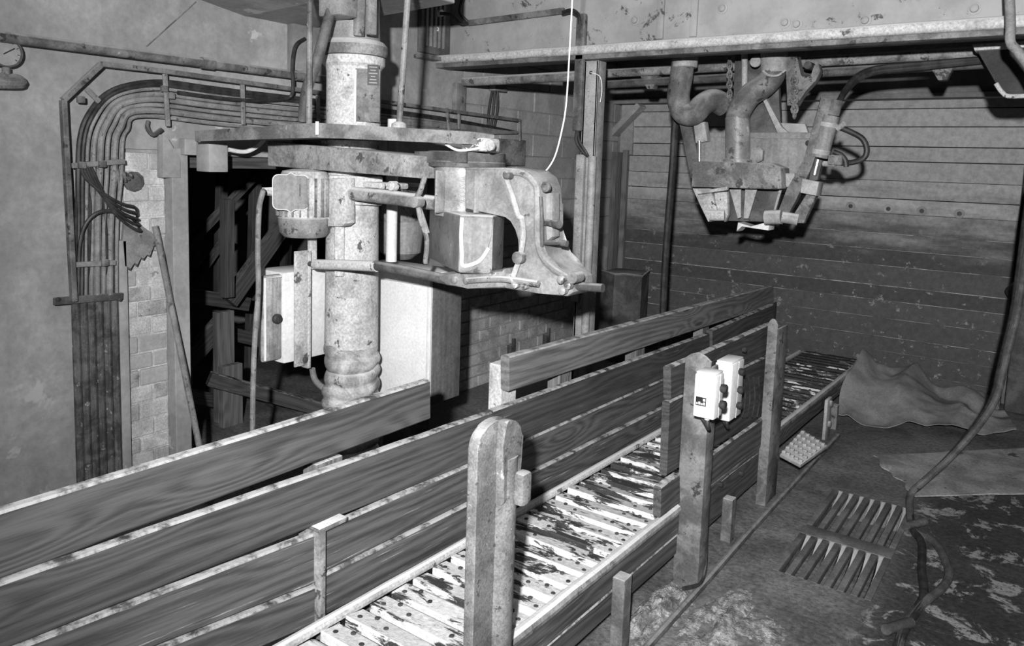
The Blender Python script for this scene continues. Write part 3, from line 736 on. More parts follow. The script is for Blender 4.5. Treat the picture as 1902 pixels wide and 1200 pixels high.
bm = BM(); cyl(bm, c - Vector((0, 0, r)), c - Vector((0, 0, r * 1.5)), .014); tube(bm, [c + Vector((0, -.02, -r * 1.5)), c + Vector((0, .0, -r * 1.75)), c + Vector((0, .035, -r * 1.7)), c + Vector((0, .05, -r * 1.95)), c + Vector((0, 0, -r * 2.05)), c + Vector((0, -.05, -r * 2.1))], .02, 10)
obj('valve', bm, MT['steel'], ga)
# panel and bent cable near the column top
bm = BM(); a = on(545, 24, X=XL + .05); b = on(604, 140, X=XL + .05); box2(bm, (XL, a.y, b.z), (XL + .05, b.y, a.z), .004)
tag(obj('wall_panel', bm, MT['plaster_dark']), 'flat dark wall panel behind the machine column top', 'panel')
bm = BM(); tube(bm, [on(566, 72, X=XL + .07), on(549, 85, X=XL + .09), on(543, 120, X=XL + .1), on(544, 165, X=XL + .1), on(535, 182, X=XL + .08), on(490, 187, X=XL + .07), on(420, 184, X=XL + .07), on(330, 172, X=XL + .07)], .009, 8)
tag(obj('cable', bm, MT['rubber']), 'single black cable looping down from the wall panel into the tray', 'cable')
# leaning pole
bm = BM(); tube(bm, [on(288, 420, X=XL + .03), on(372, 838, X=XL + .2), on(388, 920, X=XL + .25)], .014, 10)
q = on(288, 420, X=XL + .03); d = (on(372, 838, X=XL + .2) - q); e = q + d * (q.z / -d.z)
bm.free(); bm = BM(); tube(bm, [q, e], .014, 10, 0)
tag(obj('wooden_pole', bm, MT['cable_grey']), 'slim pole leaning in the doorway against the brick jamb', 'pole')
# right part of the left wall: junction box, drop pipes
jb = thing('junction_box', 'small cable junction box with drop wires high on the block wall', 'junction box', on(915, 160, X=XL))
bm = BM(); q = on(925, 162, X=XL + .03); box(bm, q, (.06, .14, .06), None, .006); obj('box', bm, MT['cable_grey'], jb)
for k in range(3):
    bm = BM(); x = 914 + k * 5; tube(bm, [on(x, 170, X=XL + .03), on(x - 6 + 3 * k, 205, X=XL + .03), on(x - 8, 245, X=XL + .03)], .009, 6); obj('wire', bm, MT['rubber'], jb)
bm = BM(); a = on(858, 155, X=XL + .04); b = on(868, 212, X=XL + .04); box2(bm, (XL, a.y - .05, b.z), (XL + .04, a.y + .05, a.z), .005); obj('support_strip', bm, MT['cable_grey'], jb)
bm = BM(); a = on(926, 257, X=XL + .05); b = on(975, 308, X=XL + .05); box2(bm, (XL, a.y, b.z), (XL + .05, b.y, a.z), .003)
tag(obj('speckled_plate', bm, MT['dusty_dark']), 'speckled square plate on the block wall behind the pulley', 'plate')
# brackets low on the brick wall
for x, y in ((952, 640), (1017, 620)):
    p = on(x, y, X=XL + .03); bm = BM(); box2(bm, (XL, p.y - .03, p.z - .35), (XL + .04, p.y + .03, p.z), .006); box2(bm, (XL + .03, p.y - .012, p.z - .02), (XL + .05, p.y + .012, p.z + .05), .004)
    tag(obj('wall_stub', bm, MT['steel_dark']), 'dark upright stub on the bricks above the white end of the plank fence' if x < 1000 else 'dark upright stub on the bricks between the fence end and the steel post', 'stub', 'dark stubs on the brick wall')

# ================================================================== TIMBERS IN THE DARK BACK ROOM
gt = 'rough timbers stacked in the dark room behind the doorway'
def tim(a, b, xa, xb, wpx, m='timber_old', label='rough timber standing in the dark room behind the doorway', th=.06):
    p, q = on(*a, X=xa), on(*b, X=xb)
    wd = wpx * mpp((p + q) / 2)
    return tag(stick('timber', p, q, wd, th, MT[m], None, up=(0, 1, 0) if abs(a[0] - b[0]) < abs(a[1] - b[1]) else (0, 0, 1)), label, 'timber', gt if 'standing' in label else None)
def drop(x, y, X): q = on(x, y, X=X); return q
tim((422, 370), (422, 552), -4.1, -4.1, 20, label='upright post hanging above the tall plank beyond the doorway')
tim((425, 560), (575, 350), -4.2, -4.2, 30, label='wide diagonal strut behind the upright post in the dark room')
tim((335, 470), (500, 300), -4.6, -4.6, 12, label='thin diagonal batten high in the dark room')
tim((335, 560), (420, 440), -4.9, -4.9, 10, label='thin steep batten at the back of the dark room')
tim((330, 545), (460, 565), -4.4, -4.4, 26, 'wood_dark', label='dark crosswise beam under the upright post')
tim((330, 690), (420, 590), -4.3, -4.3, 34, label='broad diagonal board rising to the tall plank')
p = on(415, 578, X=-4.0); tag(stick('timber', (p.x, p.y, 0), p, 36 * mpp(p), .05, MT['timber_pale'], None, up=(0, 1, 0)), 'tall pale plank with a slanted top beyond the doorway', 'timber')
p = on(428, 677, X=-3.9); tag(stick('timber', (p.x, p.y, 0), p, 42 * mpp(p), .05, MT['timber_pale'], None, up=(0, 1, 0)), 'short pale plank leaning before the tall plank', 'timber')
p = on(348, 680, X=-4.0); tag(stick('timber', (p.x, p.y, 0), p, 12 * mpp(p), .05, MT['timber_old'], None, up=(0, 1, 0)), 'narrow post end close to the door frame', 'timber')
tim((388, 703), (640, 772), -3.8, -3.5, 24, 'wood_dark', label='dark rail crossing the doorway in front of the planks')
tim((345, 735), (400, 745), -3.95, -4.1, 26, label='short crosswise timber behind the leaning pole')
tim((430, 620), (480, 632), -4.3, -4.3, 24, label='short rail right of the tall plank')
tim((500, 740), (550, 800), -4.0, -4.0, 18, label='short broken strut low behind the hanging cable')
tim((470, 760), (560, 765), -4.2, -4.2, 60, label='broad low board at the bottom of the dark room')
for k in range(5):
    p = on(345 + k * 60, 820, X=-4.9 - .2 * (k % 2)); tag(stick('timber', (p.x, p.y, 0), (p.x + .05, p.y + .05, 2.2), .07, .06, MT['timber_old'], None, up=(0, 1, 0)), 'tall thin scaffold post deep in the dark room', 'timber', 'scaffold posts deep in the dark room')
hbx = thing('hanging_box', 'plain grey box hanging in the doorway under the plate', 'box', on(406, 320, X=-3.15))
a, b = on(388, 264, X=-3.1), on(424, 320, X=-3.1)
bm = BM(); box2(bm, (-3.2, a.y, b.z), (-3.1, b.y, a.z), .005); obj('body', bm, MT['plaster'], hbx)
bm = BM(); tube(bm, [on(425, 278, X=-3.12), on(455, 282, X=-3.12), on(478, 272, X=-3.1), on(492, 258, X=-3.05)], .010, 8); obj('cable', bm, MT['white'], hbx)

# ================================================================== GIRDER, POST AND PIPES
YG = 3.85
ZC = 2.775
gd = thing('steel_girder', 'heavy speckled steel girder spanning overhead with a dusty flange edge', 'girder', (-1.6, YG, 2.1))
zf = on(1300, 98, Y=YG - .1).z
bm = BM(); box2(bm, (XL, YG + .02, zf + .02), (.7, YG + .05, ZC)); obj('web', bm, MT['girder'], gd, smooth=0)
bm = BM(); box2(bm, (XL, YG - .1, zf), (.7, YG + .03, zf + .03), .004); obj('flange', bm, MT['steel'], gd)
bm = BM(); tube(bm, [(XL + .01 + .15 * k, YG - .105 + .002 * noise.noise((k * 1.7, 0, 0)), zf + .05 + .004 * noise.noise((k * .9, 5, 0))) for k in range(27)], .026, 12, 0); obj('edge_pipe', bm, MT['dusty'], gd)
for x, y in ((1180, 38), (1342, 16), (1458, 42), (1607, 38), (1810, 16), (1480, 45)):
    q = on(x, y, Y=YG + .02); bm = BM(); lathe(bm, q, ((.028, 0), (.028, .004), (.018, .006), (.016, .016), (.009, .020)), 12, (0, -1, 0)); obj('rivet', bm, MT['girder'], gd)
for x in (1228, 1290):
    q = on(x, 30, Y=YG + .02); bm = BM(); box2(bm, (q.x - .02, YG + .005, zf + .1), (q.x + .02, YG + .03, 2.7), .004); obj('stiffener', bm, MT['girder'], gd)
# pipes and channels behind it
bg = thing('pipe_run', 'pair of dusty pipes carried behind the girder towards the bracket', 'pipe', (-1.6, 4.5, 2.3))
bm = BM(); tube(bm, [on(862, 152, Y=3.96), on(1100, 140, Y=3.96)], .03, 12, 0); obj('pipe', bm, MT['dusty_dark'], bg)
for (a, b, r, m) in (((1045, 141), (1830, 96), .03, 'dusty_dark'), ((1560, 134), (1830, 112), .018, 'dusty'), ((1110, 158), (1830, 118), .026, 'steel_dark')):
    bm = BM(); tube(bm, [on(*a, Y=4.5), on(*b, Y=4.5)], r, 12, 0); obj('pipe', bm, MT[m], bg)
for x, y in ((1205, 150), (1748, 130)):
    q = on(x, y, Y=4.48); bm = BM(); prism(bm, [q + Vector((-.06, 0, .03)), q + Vector((.06, 0, .03)), q + Vector((.03, 0, -.05)), q + Vector((-.01, 0, -.05))], (0, .06, 0), .004); obj('pipe_clip', bm, MT['steel'], bg)
# second pipe at the left end of the girder
po = thing('steel_post', 'scarred steel channel post holding the girder above the plank fence', 'post', on(1095, 610, Y=YG - .02))
YP = YG - .04
a, b = on(1086, 108, Y=YP), on(1112, 108, Y=YP)
bm = BM(); box2(bm, (a.x, YP, 0), (b.x, YP + .012, zf), .003); box2(bm, (a.x, YP, 0), (a.x + .012, YP + .09, zf)); box2(bm, (b.x - .012, YP, 0), (b.x, YP + .09, zf), .002)
obj('channel', bm, MT['galv'], po)
a, b = on(1071, 300, Y=YP - .02), on(1086, 300, Y=YP - .02)
bm = BM(); box2(bm, (a.x, YP - .03, on(1075, 560, Y=YP).z), (b.x, YP + .0, on(1075, 287, Y=YP).z), .006); obj('guard_strip', bm, MT['galv'], po)
q = on(1096, 400, Y=YP - .03); bm = BM(); cyl(bm, (q.x, YP - .03, 0), (q.x, YP - .03, on(1096, 290, Y=YP - .03).z), .023, None, 16); obj('pipe', bm, MT['galv'], po)
q = on(1098, 135, Y=YP); bm = BM(); lathe(bm, q, ((.01, -.004), (.01, .004), (.006, .005)), 10, (0, -1, 0)); obj('bolt', bm, MT['bolt'], po)
bm = BM(); tube(bm, [q + Vector((0, -.006, 0)), on(1114, 142, Y=YP - .02), on(1118, 165, Y=YP - .02), on(1115, 190, Y=YP - .02)], .0025, 5); obj('tie_wire', bm, MT['string'], po)
cn = thing('post_conduit', 'conduit strip climbing the steel post and turning along the girder web', 'conduit', on(1077, 240, Y=YP - .05))
bm = BM(); a, b = on(1068, 130, Y=YP - .05), on(1084, 130, Y=YP - .05)
box2(bm, (a.x, YP - .06, on(1076, 243, Y=YP - .05).z), (b.x, YP - .03, on(1076, 26, Y=YP - .05).z), .006); obj('upright', bm, MT['steel'], cn)
bm = BM(); stick('level_run', on(870, 43, Y=YG - .0), on(1048, 20, Y=YG - .0), .035, .02, MT['steel'], cn); bm.free()
for o in (0, 5):
    bm = BM(); tube(bm, [on(1045, 22 + o, Y=YG - .02), on(1062, 18 + o, Y=YG - .06), on(1074, 26 + o, Y=YP - .06), on(1076, 45, Y=YP - .06)], .008, 7); obj('wire', bm, MT['rubber'], cn)
for o in (0, 6):
    bm = BM(); tube(bm, [on(1072, 240, Y=YP - .05), on(1070 + o, 262, Y=YP - .06), on(1082 + o, 282, Y=YP - .05), on(1092, 290, Y=YP - .04)], .008, 7); obj('wire', bm, MT['rubber'], cn)
bm = BM(); tube(bm, [on(817, 25, Y=YG - .2), on(840, 28, Y=YG - .15), on(855, 42, Y=YG - .1), on(868, 44, Y=YG - .02)], .011, 8)
tag(obj('cable', bm, MT['rubber']), 'short black cable from the upper cabinet to the girder strip', 'cable')
bm = BM(); tube(bm, [on(868, 40, Y=YG - .02), on(855, 25, Y=YG - .06), on(857, 5, Y=YG - .06), on(872, -30, Y=YG - .04)], .011, 8)
tag(obj('cable', bm, MT['rubber']), 'black cable rising from the girder strip towards the ceiling', 'cable')
# hanging string
bm = BM(); tube(bm, [Vector((on(1066, -40, Y=2.5).x + .03, 2.5, 2.77)), on(1066, -40, Y=2.5), on(1060, 60, Y=2.5), on(1052, 190, Y=2.5), on(1043, 245, Y=2.5), on(1032, 287, Y=2.5), on(1020, 310, Y=2.5), on(1005, 326, Y=2.44)], .003, 6)
tag(obj('white_string', bm, MT['string']), 'thin white string hanging from above to the machine casting', 'string')
# upper electric cabinet on the girder
YU = YG - .27
uc = thing('upper_cabinet', 'grey electric cabinet with a handle mounted high on the girder', 'cabinet', on(760, 105, Y=YG - .05))
a, c, e = on(700, 60, Y=YU), on(783, 60, Y=YU), None
zt, zb = 2.77, on(783, 96, Y=YU).z
bm = BM(); box2(bm, (a.x, YU, zb), (c.x, YG + .0, zt), .006); obj('body', bm, MT['dark_panel'], uc)
for k in range(5):
    bm = BM(); yy = YU + .03 + k * .04; box2(bm, (c.x - .002, yy, zb + .04), (c.x + .012, yy + .018, zt - .02), .003); obj('side_rib', bm, MT['grey_panel'], uc)
bm = BM(); box2(bm, (a.x + .02, YU - .01, zb + .02), (c.x - .09, YU + .005, zt), .004); d = obj('door', bm, MT['grey_panel'], uc)
bm = BM(); q = on(722, 15, Y=YU - .015); tube(bm, [q + Vector((-.04, 0, -.01)), q + Vector((-.03, -.03, 0)), q + Vector((.03, -.03, .01)), q + Vector((.05, 0, .012))], .012, 8); obj('handle', bm, MT['rubber'], d)
bm = BM(); q = on(729, 72, Y=YU - .012); box(bm, q, (.05, .006, .025)); obj('label_plate', bm, MT['white'], d)
bm = BM(); q = on(812, 54, X=c.x + .002); lathe(bm, q, ((.014, 0), (.014, .004), (.007, .005), (.007, 0)), 14, (1, 0, 0)); q = on(812, 25, X=c.x); cyl(bm, q, q + Vector((.04, 0, 0)), .02); obj('gland', bm, MT['white'], uc)
bm = BM(); box2(bm, (a.x, YU - .03, zb - .04), (c.x + .04, YG + .05, zb - .015), .004); obj('shelf', bm, MT['steel'], uc)
# bracket and pipe at the right end
bk = thing('gusset_bracket', 'dark curved gusset bracket under the girder near the right pipe', 'bracket', on(1860, 90, Y=2.95))
yk = 4.25
bm = BM(); prism(bm, [on(x, y, Y=yk) for x, y in ((1812, 90), (1960, 80), (1960, 174), (1880, 178), (1862, 172), (1850, 155))], (0, .02, 0), .003); obj('web', bm, MT['gusset'], bk)
bm = BM(); prism(bm, [on(x, y, Y=yk - .03) for x, y in ((1806, 82), (1960, 72), (1960, 84), (1810, 94))], (0, .12, 0), .004); obj('top_flange', bm, MT['dusty'], bk)
bm = BM(); tube(bm, [on(x, y, Y=yk - .01) for x, y in ((1850, 155), (1862, 172), (1880, 179), (1960, 174))], .010, 8); obj('lip', bm, MT['dusty'], bk)
bm = BM(); tube(bm, [Vector((on(1876, -60, Y=YG - .25).x, YG - .25, 2.77)), on(1876, -60, Y=YG - .25), on(1877, 40, Y=YG - .25), on(1877, 78, Y=YG - .25), on(1890, 95, Y=YG - .25), on(1912, 125, Y=YG - .25), on(1930, 160, Y=YG - .25)], .018, 12)
tag(obj('down_pipe', bm, MT['cable_grey']), 'pale pipe coming down in front of the girder and bending right', 'pipe')

# ================================================================== SWING ARM MACHINE
YM = 2.4
mc = thing('filling_machine', 'dusty machine with belt guard, motor and swing arm casting on a column', 'machine', on(655, 900, Y=YM) * 1.0)
cc = on(655, 400, Y=YM); CX, CY = cc.x, YM
def zc(y): return on(655, y, Y=YM).z
rp = mpp(cc)
lathe_pts = [(.052 / .052 * 50 * rp, zc(600)), (49 * rp, zc(500)), (48 * rp, zc(380)), (48 * rp, zc(250))]
bm = BM(); lathe(bm, (CX, CY, 0), [(50 * rp, zc(640)), (49 * rp, zc(500)), (48 * rp, zc(380)), (48 * rp, zc(262))], 36); obj('column', bm, MT['dusty'], mc)
bm = BM(); prof = []
zz = zc(632); k = 0
while zz > .03:
    dd = zc(632) - zz
    prof.append((47 * rp + .017 * abs(math.sin(math.pi * dd / .062)) ** .6 * min(1, .3 + dd * 6), zz)); zz -= .009 if zz > .25 else .05
prof = prof[::-1]; lathe(bm, (CX, CY, 0), prof, 44)
for v in bm.verts:
    an = math.atan2(v.co.y - CY, v.co.x - CX)
    d = noise.noise((math.cos(an) * 1.5, math.sin(an) * 1.5, v.co.z * 7)) * .016; q = Vector((math.cos(an), math.sin(an), 0)); v.co += q * d + Vector((0, 0, .016 * noise.noise((math.cos(an) * 1.1, math.sin(an) * 1.1 + 4, v.co.z * 5)) + .010 * math.sin(an + 1)))
obj('bellows', bm, MT['bellows'], mc, smooth=60)
# upper column: housing, collar, square head
bm = BM(); lathe(bm, (CX, CY, 0), [(49 * rp, zc(240)), (49 * rp, zc(135)), (50 * rp, zc(128)), (56 * rp, zc(122)), (56 * rp, zc(108)), (50 * rp, zc(106))], 36); obj('upper_column', bm, MT['dusty'], mc)
bm = BM(); lathe(bm, (CX, CY, 0), [(57 * rp, zc(106)), (61 * rp, zc(100)), (61 * rp, zc(88)), (55 * rp, zc(80)), (50 * rp, zc(77))], 36); obj('collar', bm, MT['dusty_dark'], mc)
bm = BM(); lathe(bm, (CX, CY, 0), [(47 * rp, zc(82)), (45 * rp, zc(30)), (45 * rp, zc(-40)), (44 * rp, 2.76)], 36); obj('head', bm, MT['cast'], mc)
for dx in (20, 42):
    q = on(655 + dx - 8, 40, Y=YM - 48 * rp * .75); bm = BM(); box2(bm, (q.x - .015, q.y - .02, zc(76)), (q.x + .015, q.y + .02, 2.7), .004); obj('head_rib', bm, MT['cast'], mc)
bm = BM(); q = on(628, 5, Y=YM - .16); box(bm, q, (.13, .1, .12), None, .01); obj('head_clamp', bm, MT['cast'], mc)
q = on(672, 180, Y=YM - 48 * rp); bm = BM(); a = on(662, 180, Y=YM - .1); bm.free()
# cover plate and name plate, facing the aisle
nv = Vector((.72, -.69, 0)); tv = Vector((.69, .72, 0))
Rn = Matrix((tv, Vector((0, 0, 1)), nv)).transposed()
cp = Vector((CX, CY, 0)) + nv * (46 * rp) + tv * (25 * rp)
bm = BM(); box(bm, cp + Vector((0, 0, zc(180))), (44 * rp, zc(132) - zc(228), .02), Rn, .004); q = obj('cover_plate', bm, MT['steel'], mc)
bm = BM(); box(bm, cp + nv * .011 + tv * (9 * rp) + Vector((0, 0, zc(143))), (20 * rp, zc(125) - zc(162), .003), Rn); q2 = obj('name_plate', bm, MT['black'], q)
bm = BM()
for k, wv in enumerate((14, 10, 15, 8, 12, 14)):
    box(bm, cp + nv * .0135 + tv * (9 * rp) + Vector((0, 0, zc(129 + 5.6 * k))), (wv * rp, .0045, .001), Rn)
obj('plate_print', bm, MT['plaster'], q2, smooth=0)
bm = BM(); tube(bm, [cp + tv * (-22 * rp) + nv * .01 + Vector((0, 0, zc(135)))] + [cp + tv * (-22 * rp) + nv * .01 + Vector((0, 0, zc(230)))], .006, 8, 0); obj('cover_bead', bm, MT['white'], mc)
# column guide strip and clamp
bm = BM(); gpn = Vector((CX, CY, 0)) + nv * (49 * rp) - tv * (22 * rp)
box(bm, gpn + Vector((0, 0, (zc(330) + zc(506)) / 2)), (17 * rp, zc(330) - zc(506), .03), Rn, .005); obj('guide_strip', bm, MT['dusty'], mc)
bm = BM(); box(bm, Vector((CX, CY, 0)) + nv * (30 * rp) + tv * (6 * rp) + Vector((0, 0, (zc(325) + zc(378)) / 2)), (95 * rp, zc(325) - zc(378), .12), Rn, .01); obj('clamp_block', bm, MT['dusty'], mc)
# belt guard, slightly sagging to the right
YA = 2.2
def A(x, y, Y=YA): return on(x, y, Y=Y)
bm = BM(); prism(bm, [A(497, 262), A(776, 290), A(776, 331), A(497, 308)], (0, .3, 0), .004); bg2 = obj('belt_guard', bm, MT['dusty_dark'], mc)
bm = BM(); prism(bm, [A(560, 256, 2.3), A(640, 264, 2.3), A(640, 274, 2.3), A(560, 268, 2.3)], (0, .12, 0), .003); lathe(bm, A(552, 258, 2.3), ((.022, -.02), (.022, .01), (.012, .018)), 12); obj('guard_clip', bm, MT['dusty'], bg2)
# motor, vertical
mo_c = on(566, 375, Y=2.2); MX, MY = mo_c.x, 2.2; mp = mpp(mo_c)
def zm(y): return on(566, y, Y=2.2).z
bm = BM(); lathe(bm, (MX, MY, 0), [(44 * mp, zm(402)), (46 * mp, zm(398)), (46 * mp, zm(330)), (40 * mp, zm(318)), (20 * mp, zm(314))], 32); mot = obj('motor', bm, MT['dusty'], mc)
for k in range(22):
    an = 2 * math.pi * k / 22; d = Vector((math.cos(an), math.sin(an), 0))
    bm = BM(); box(bm, Vector((MX, MY, (zm(400) + zm(330)) / 2)) + d * 47 * mp, (.02, .006, zm(330) - zm(400)), Matrix.Rotation(an, 3, 'Z')); obj('fin', bm, MT['dusty_dark'], mot, smooth=0)
bm = BM(); lathe(bm, (MX, MY, 0), [(20 * mp, zm(441)), (38 * mp, zm(439)), (46 * mp, zm(430)), (49 * mp, zm(404)), (46 * mp, zm(402))], 32); obj('fan_cowl', bm, MT['cast'], mot)
tn = Vector((.80, -.60, 0)); tt = Vector((.60, .80, 0)); Rt = Matrix((tt, Vector((0, 0, 1)), tn)).transposed()
tcn = on(540, 357, Y=MY - .11)
bm = BM(); box(bm, tcn - tn * .045, (57 * mp, 57 * mp, .09), Rt, .012); tb = obj('terminal_box', bm, MT['dusty_dark'], mot)
def rsq(h, r, n=5):
    o = []
    for cx, cy, a0 in ((h - r, h - r, 0), (-h + r, h - r, 90), (-h + r, -h + r, 180), (h - r, -h + r, 270)):
        for k in range(n): a = math.radians(a0 + 90 * k / (n - 1)); o.append((cx + r * math.cos(a), cy + r * math.sin(a)))
        if a0 == 0: o += [(h * .22, h), (0, h * 1.13), (-h * .22, h)]
        if a0 == 180: o += [(-h * .22, -h), (0, -h * 1.16), (h * .22, -h)]
    return o
bm = BM(); prism(bm, [tcn + tt * u + Vector((0, 0, v)) for u, v in rsq(31.5 * mp, 10 * mp)], tn * .014, .003); lid = obj('lid', bm, MT['grey_panel'], tb)
bm = BM(); rim = [tcn + tn * .013 + tt * u + Vector((0, 0, v)) for u, v in rsq(31 * mp, 10 * mp)]; tube(bm, rim + [rim[0]], .002, 6, 0); obj('rim', bm, MT['white'], lid)
bm = BM(); q = tcn - tt * 34 * mp - tn * .03; cyl(bm, q + tt * .01, q - tt * .035, .02, .016, 12); obj('gland', bm, MT['dusty'], tb)
# flange plate beside the motor
bm = BM(); prism(bm, [on(x, y, Y=2.24) for x, y in ((603, 332), (640, 330), (641, 415), (634, 421), (600, 421))], (0, .06, 0), .008); obj('motor_flange', bm, MT['dusty'], mc)
# links between column and arm
bm = BM(); tube(bm, [A(632, 357, 2.28), A(720, 366, 2.3), A(812, 378, 2.32)], .03, 14, 0); obj('upper_link', bm, MT['dusty_dark'], mc)
bm = BM(); box2(bm, A(640, 335, 2.34), A(760, 352, 2.44), .01); lathe(bm, A(712, 345, 2.3), ((.014, 0), (.014, .02), (.01, .024)), 6, (0, -1, 0)); lathe(bm, A(735, 345, 2.3), ((.02, 0), (.02, .03), (.01, .034)), 10, (0, -1, 0)); obj('link_bracket', bm, MT['dusty'], mc)
bm = BM(); tube(bm, [A(585, 491, 2.2), A(640, 492, 2.2), A(700, 495, 2.2)], .022, 12, 0); obj('lower_link', bm, MT['dusty'], mc)
bm = BM(); tube(bm, [A(696, 493, 2.2), A(760, 504, 2.2), A(838, 521, 2.24)], .02, 12, 0); obj('lower_link', bm, MT['steel_dark'], mc)
# fork lever
bm = BM(); tube(bm, [A(789, 328, 2.2), A(782, 352, 2.2), A(774, 372, 2.2), A(783, 400, 2.2), A(794, 434, 2.2)], .011, 8); tube(bm, [A(775, 374, 2.19), A(782, 410, 2.19), A(793, 445, 2.2), A(790, 488, 2.22)], .010, 8)
lathe(bm, A(775, 375, 2.18), ((.022, -.02), (.022, .02), (.012, .024)), 12, (0, -1, 0)); obj('fork_lever', bm, MT['cast'], mc)
# pulley and belt
pc = on(866, 296, Y=2.4); pp = mpp(pc)
bm = BM(); zt_, zb_ = on(866, 282, Y=2.4).z, on(866, 312, Y=2.4).z
lathe(bm, (pc.x, 2.4, 0), [(68 * pp, zb_), (74 * pp, zb_ + .004), (74 * pp, zb_ + .022), (72 * pp, zb_ + .026), (73 * pp, zb_ + .03), (73 * pp, zt_ - .004), (70 * pp, zt_)], 40); obj('pulley', bm, MT['steel_dark'], mc)
bm = BM()
for yy in (2.4 - 70 * pp,):
    prism(bm, [on(770, 281, Y=yy), on(866, 281, Y=yy), on(866, 302, Y=yy), on(770, 302, Y=yy)], (0, .006, 0))
obj('belt', bm, MT['steel_dark'], mc)
bm = BM(); q = on(893, 269, Y=2.3); box(bm, q, (.11, .1, .05), None, .01); q = on(913, 270, Y=2.24); lathe(bm, q, ((.012, 0), (.02, .003), (.02, .012), (.012, .015)), 14, (0, -1, 0)); obj('sensor_block', bm, MT['dusty'], mc)
bm = BM(); tube(bm, [on(828, 268, Y=2.25), on(850, 279, Y=2.25), on(880, 277, Y=2.25), on(900, 272, Y=2.25)], .005, 8); obj('sensor_cable', bm, MT['white'], mc)
# arm casting: housing, C-shaped frame, gear box
hc = on(860, 350, Y=2.36); hp = mpp(hc)
bm = BM(); lathe(bm, (hc.x, 2.36, 0), [(52 * hp, on(860, 400, Y=2.36).z), (53 * hp, on(860, 330, Y=2.36).z), (55 * hp, on(860, 318, Y=2.36).z), (53 * hp, on(860, 311, Y=2.36).z)], 36); arm = obj('arm_housing', bm, MT['cast_gloss'], mc)
for a_, b_ in (((808, 316), (826, 395)), ((885, 316), (893, 395))):
    bm = BM(); box2(bm, on(*a_, Y=2.2), on(*b_, Y=2.25), .006); obj('housing_rib', bm, MT['cast_gloss'], arm)
CF = [(862, 311), (955, 311), (978, 317), (994, 330), (1002, 350), (1003, 380), (1003, 430), (1006, 458), (1014, 478), (1030, 494), (1052, 507), (1062, 518), (1063, 543), (1052, 551), (1000, 545), (940, 537), (938, 526), (952, 515), (964, 495), (969, 470), (968, 445), (962, 424), (952, 406), (940, 397), (922, 393), (862, 393)]
bm = BM(); prism(bm, [on(x, y, Y=2.22) for x, y in CF], (0, .15, 0), .012, 3); obj('c_frame', bm, MT['cast_gloss'], mc, smooth=40)
# raised rim along the outer curve
bm = BM(); tube(bm, [on(x, y, Y=2.215) for x, y in ((945, 318), (972, 322), (990, 336), (998, 356), (998, 430), (1002, 462), (1012, 484), (1032, 502), (1056, 516))], .013, 10); obj('rim_rib', bm, MT['cast_gloss'], mc)
bm = BM(); tube(bm, [on(x, y, Y=2.2) for x, y in ((940, 330), (952, 365), (963, 400), (970, 408), (972, 440), (966, 478), (958, 500), (952, 518))], .010, 8, squash=.6); obj('side_lever', bm, MT['galv'], mc)
for x, y, r_ in ((962, 479, .022), (942, 325, .015)):
    bm = BM(); lathe(bm, on(x, y, Y=2.19), ((r_, -.02), (r_, .006), (r_ * .6, .012)), 14, (0, -1, 0)); obj('lever_pivot', bm, MT['steel'], mc)
def V(x, y, Y): return on(x, y, Y=Y)
gb = [V(797, 450, 2.36), V(853, 450, 2.14), V(915, 450, 2.2), V(935, 450, 2.34), V(925, 450, 2.5), V(820, 450, 2.55)]
bm = BM(); z1, z0 = V(853, 398, 2.14).z, V(853, 508, 2.14).z
prism(bm, [(p.x, p.y, z0) for p in gb], (0, 0, z1 - z0), .012, 3); gbo = obj('gear_box', bm, MT['cast'], mc)
bm = BM(); n_ = (gb[2] - gb[1]); n_.z = 0; L_ = n_.length; n_.normalize(); nn = Vector((n_.y, -n_.x, 0))
mid = (gb[1] + gb[2]) / 2
cv = [(-.42, .9), (.5, .92), (.47, .35), (.36, -.2), (.12, -.55), (-.36, -.75)]
prism(bm, [Vector((mid.x, mid.y, (z0 + z1) / 2)) + n_ * (u * L_) + Vector((0, 0, v * (z1 - z0) / 2)) for u, v in cv], nn * .008, .002); wp = obj('wear_plate', bm, MT['grey_panel'], gbo)
bm = BM(); tube(bm, [Vector((mid.x, mid.y, (z0 + z1) / 2)) + nn * .008 + n_ * (u * L_) + Vector((0, 0, v * (z1 - z0) / 2)) for u, v in ((-.42, .9), (-.44, .3), (-.40, -.3), (-.36, -.72), (.0, -.62), (.2, -.45), (.4, -.08))], .007, 7); obj('paint_edge', bm, MT['white'], wp)
bm = BM(); prism(bm, [V(x, y, 2.2) for x, y in ((815, 508), (850, 512), (935, 500), (942, 520), (940, 536), (868, 536), (828, 530), (815, 520))], (0, .2, 0), .008); obj('foot_plate', bm, MT['cast'], mc)
bm = BM(); tube(bm, [V(868, 521, 2.19), V(930, 518, 2.19), V(1000, 527, 2.19)], .012, 10); obj('tie_rod', bm, MT['cast'], mc)
for x, y in ((868, 521), (945, 515), (958, 528), (975, 530), (1043, 520), (1046, 540), (1056, 530), (845, 520)):
    bm = BM(); lathe(bm, V(x, y, 2.2), ((.014, -.01), (.014, .01), (.007, .014)), 10, (0, -1, 0)); obj('foot_bolt', bm, MT['cast'], mc)
bm = BM(); tube(bm, [V(1064, 531, 2.26), V(1120, 535, 2.26)], .015, 12, 0); obj('end_rod', bm, MT['steel_dark'], mc)
bm = BM(); cyl(bm, V(1058, 520, 2.26), V(1078, 522, 2.26), .03); lathe(bm, V(1068, 515, 2.2), ((.02, -.03), (.02, .02)), 12, (0, -1, 0)); obj('end_boss', bm, MT['steel'], mc)
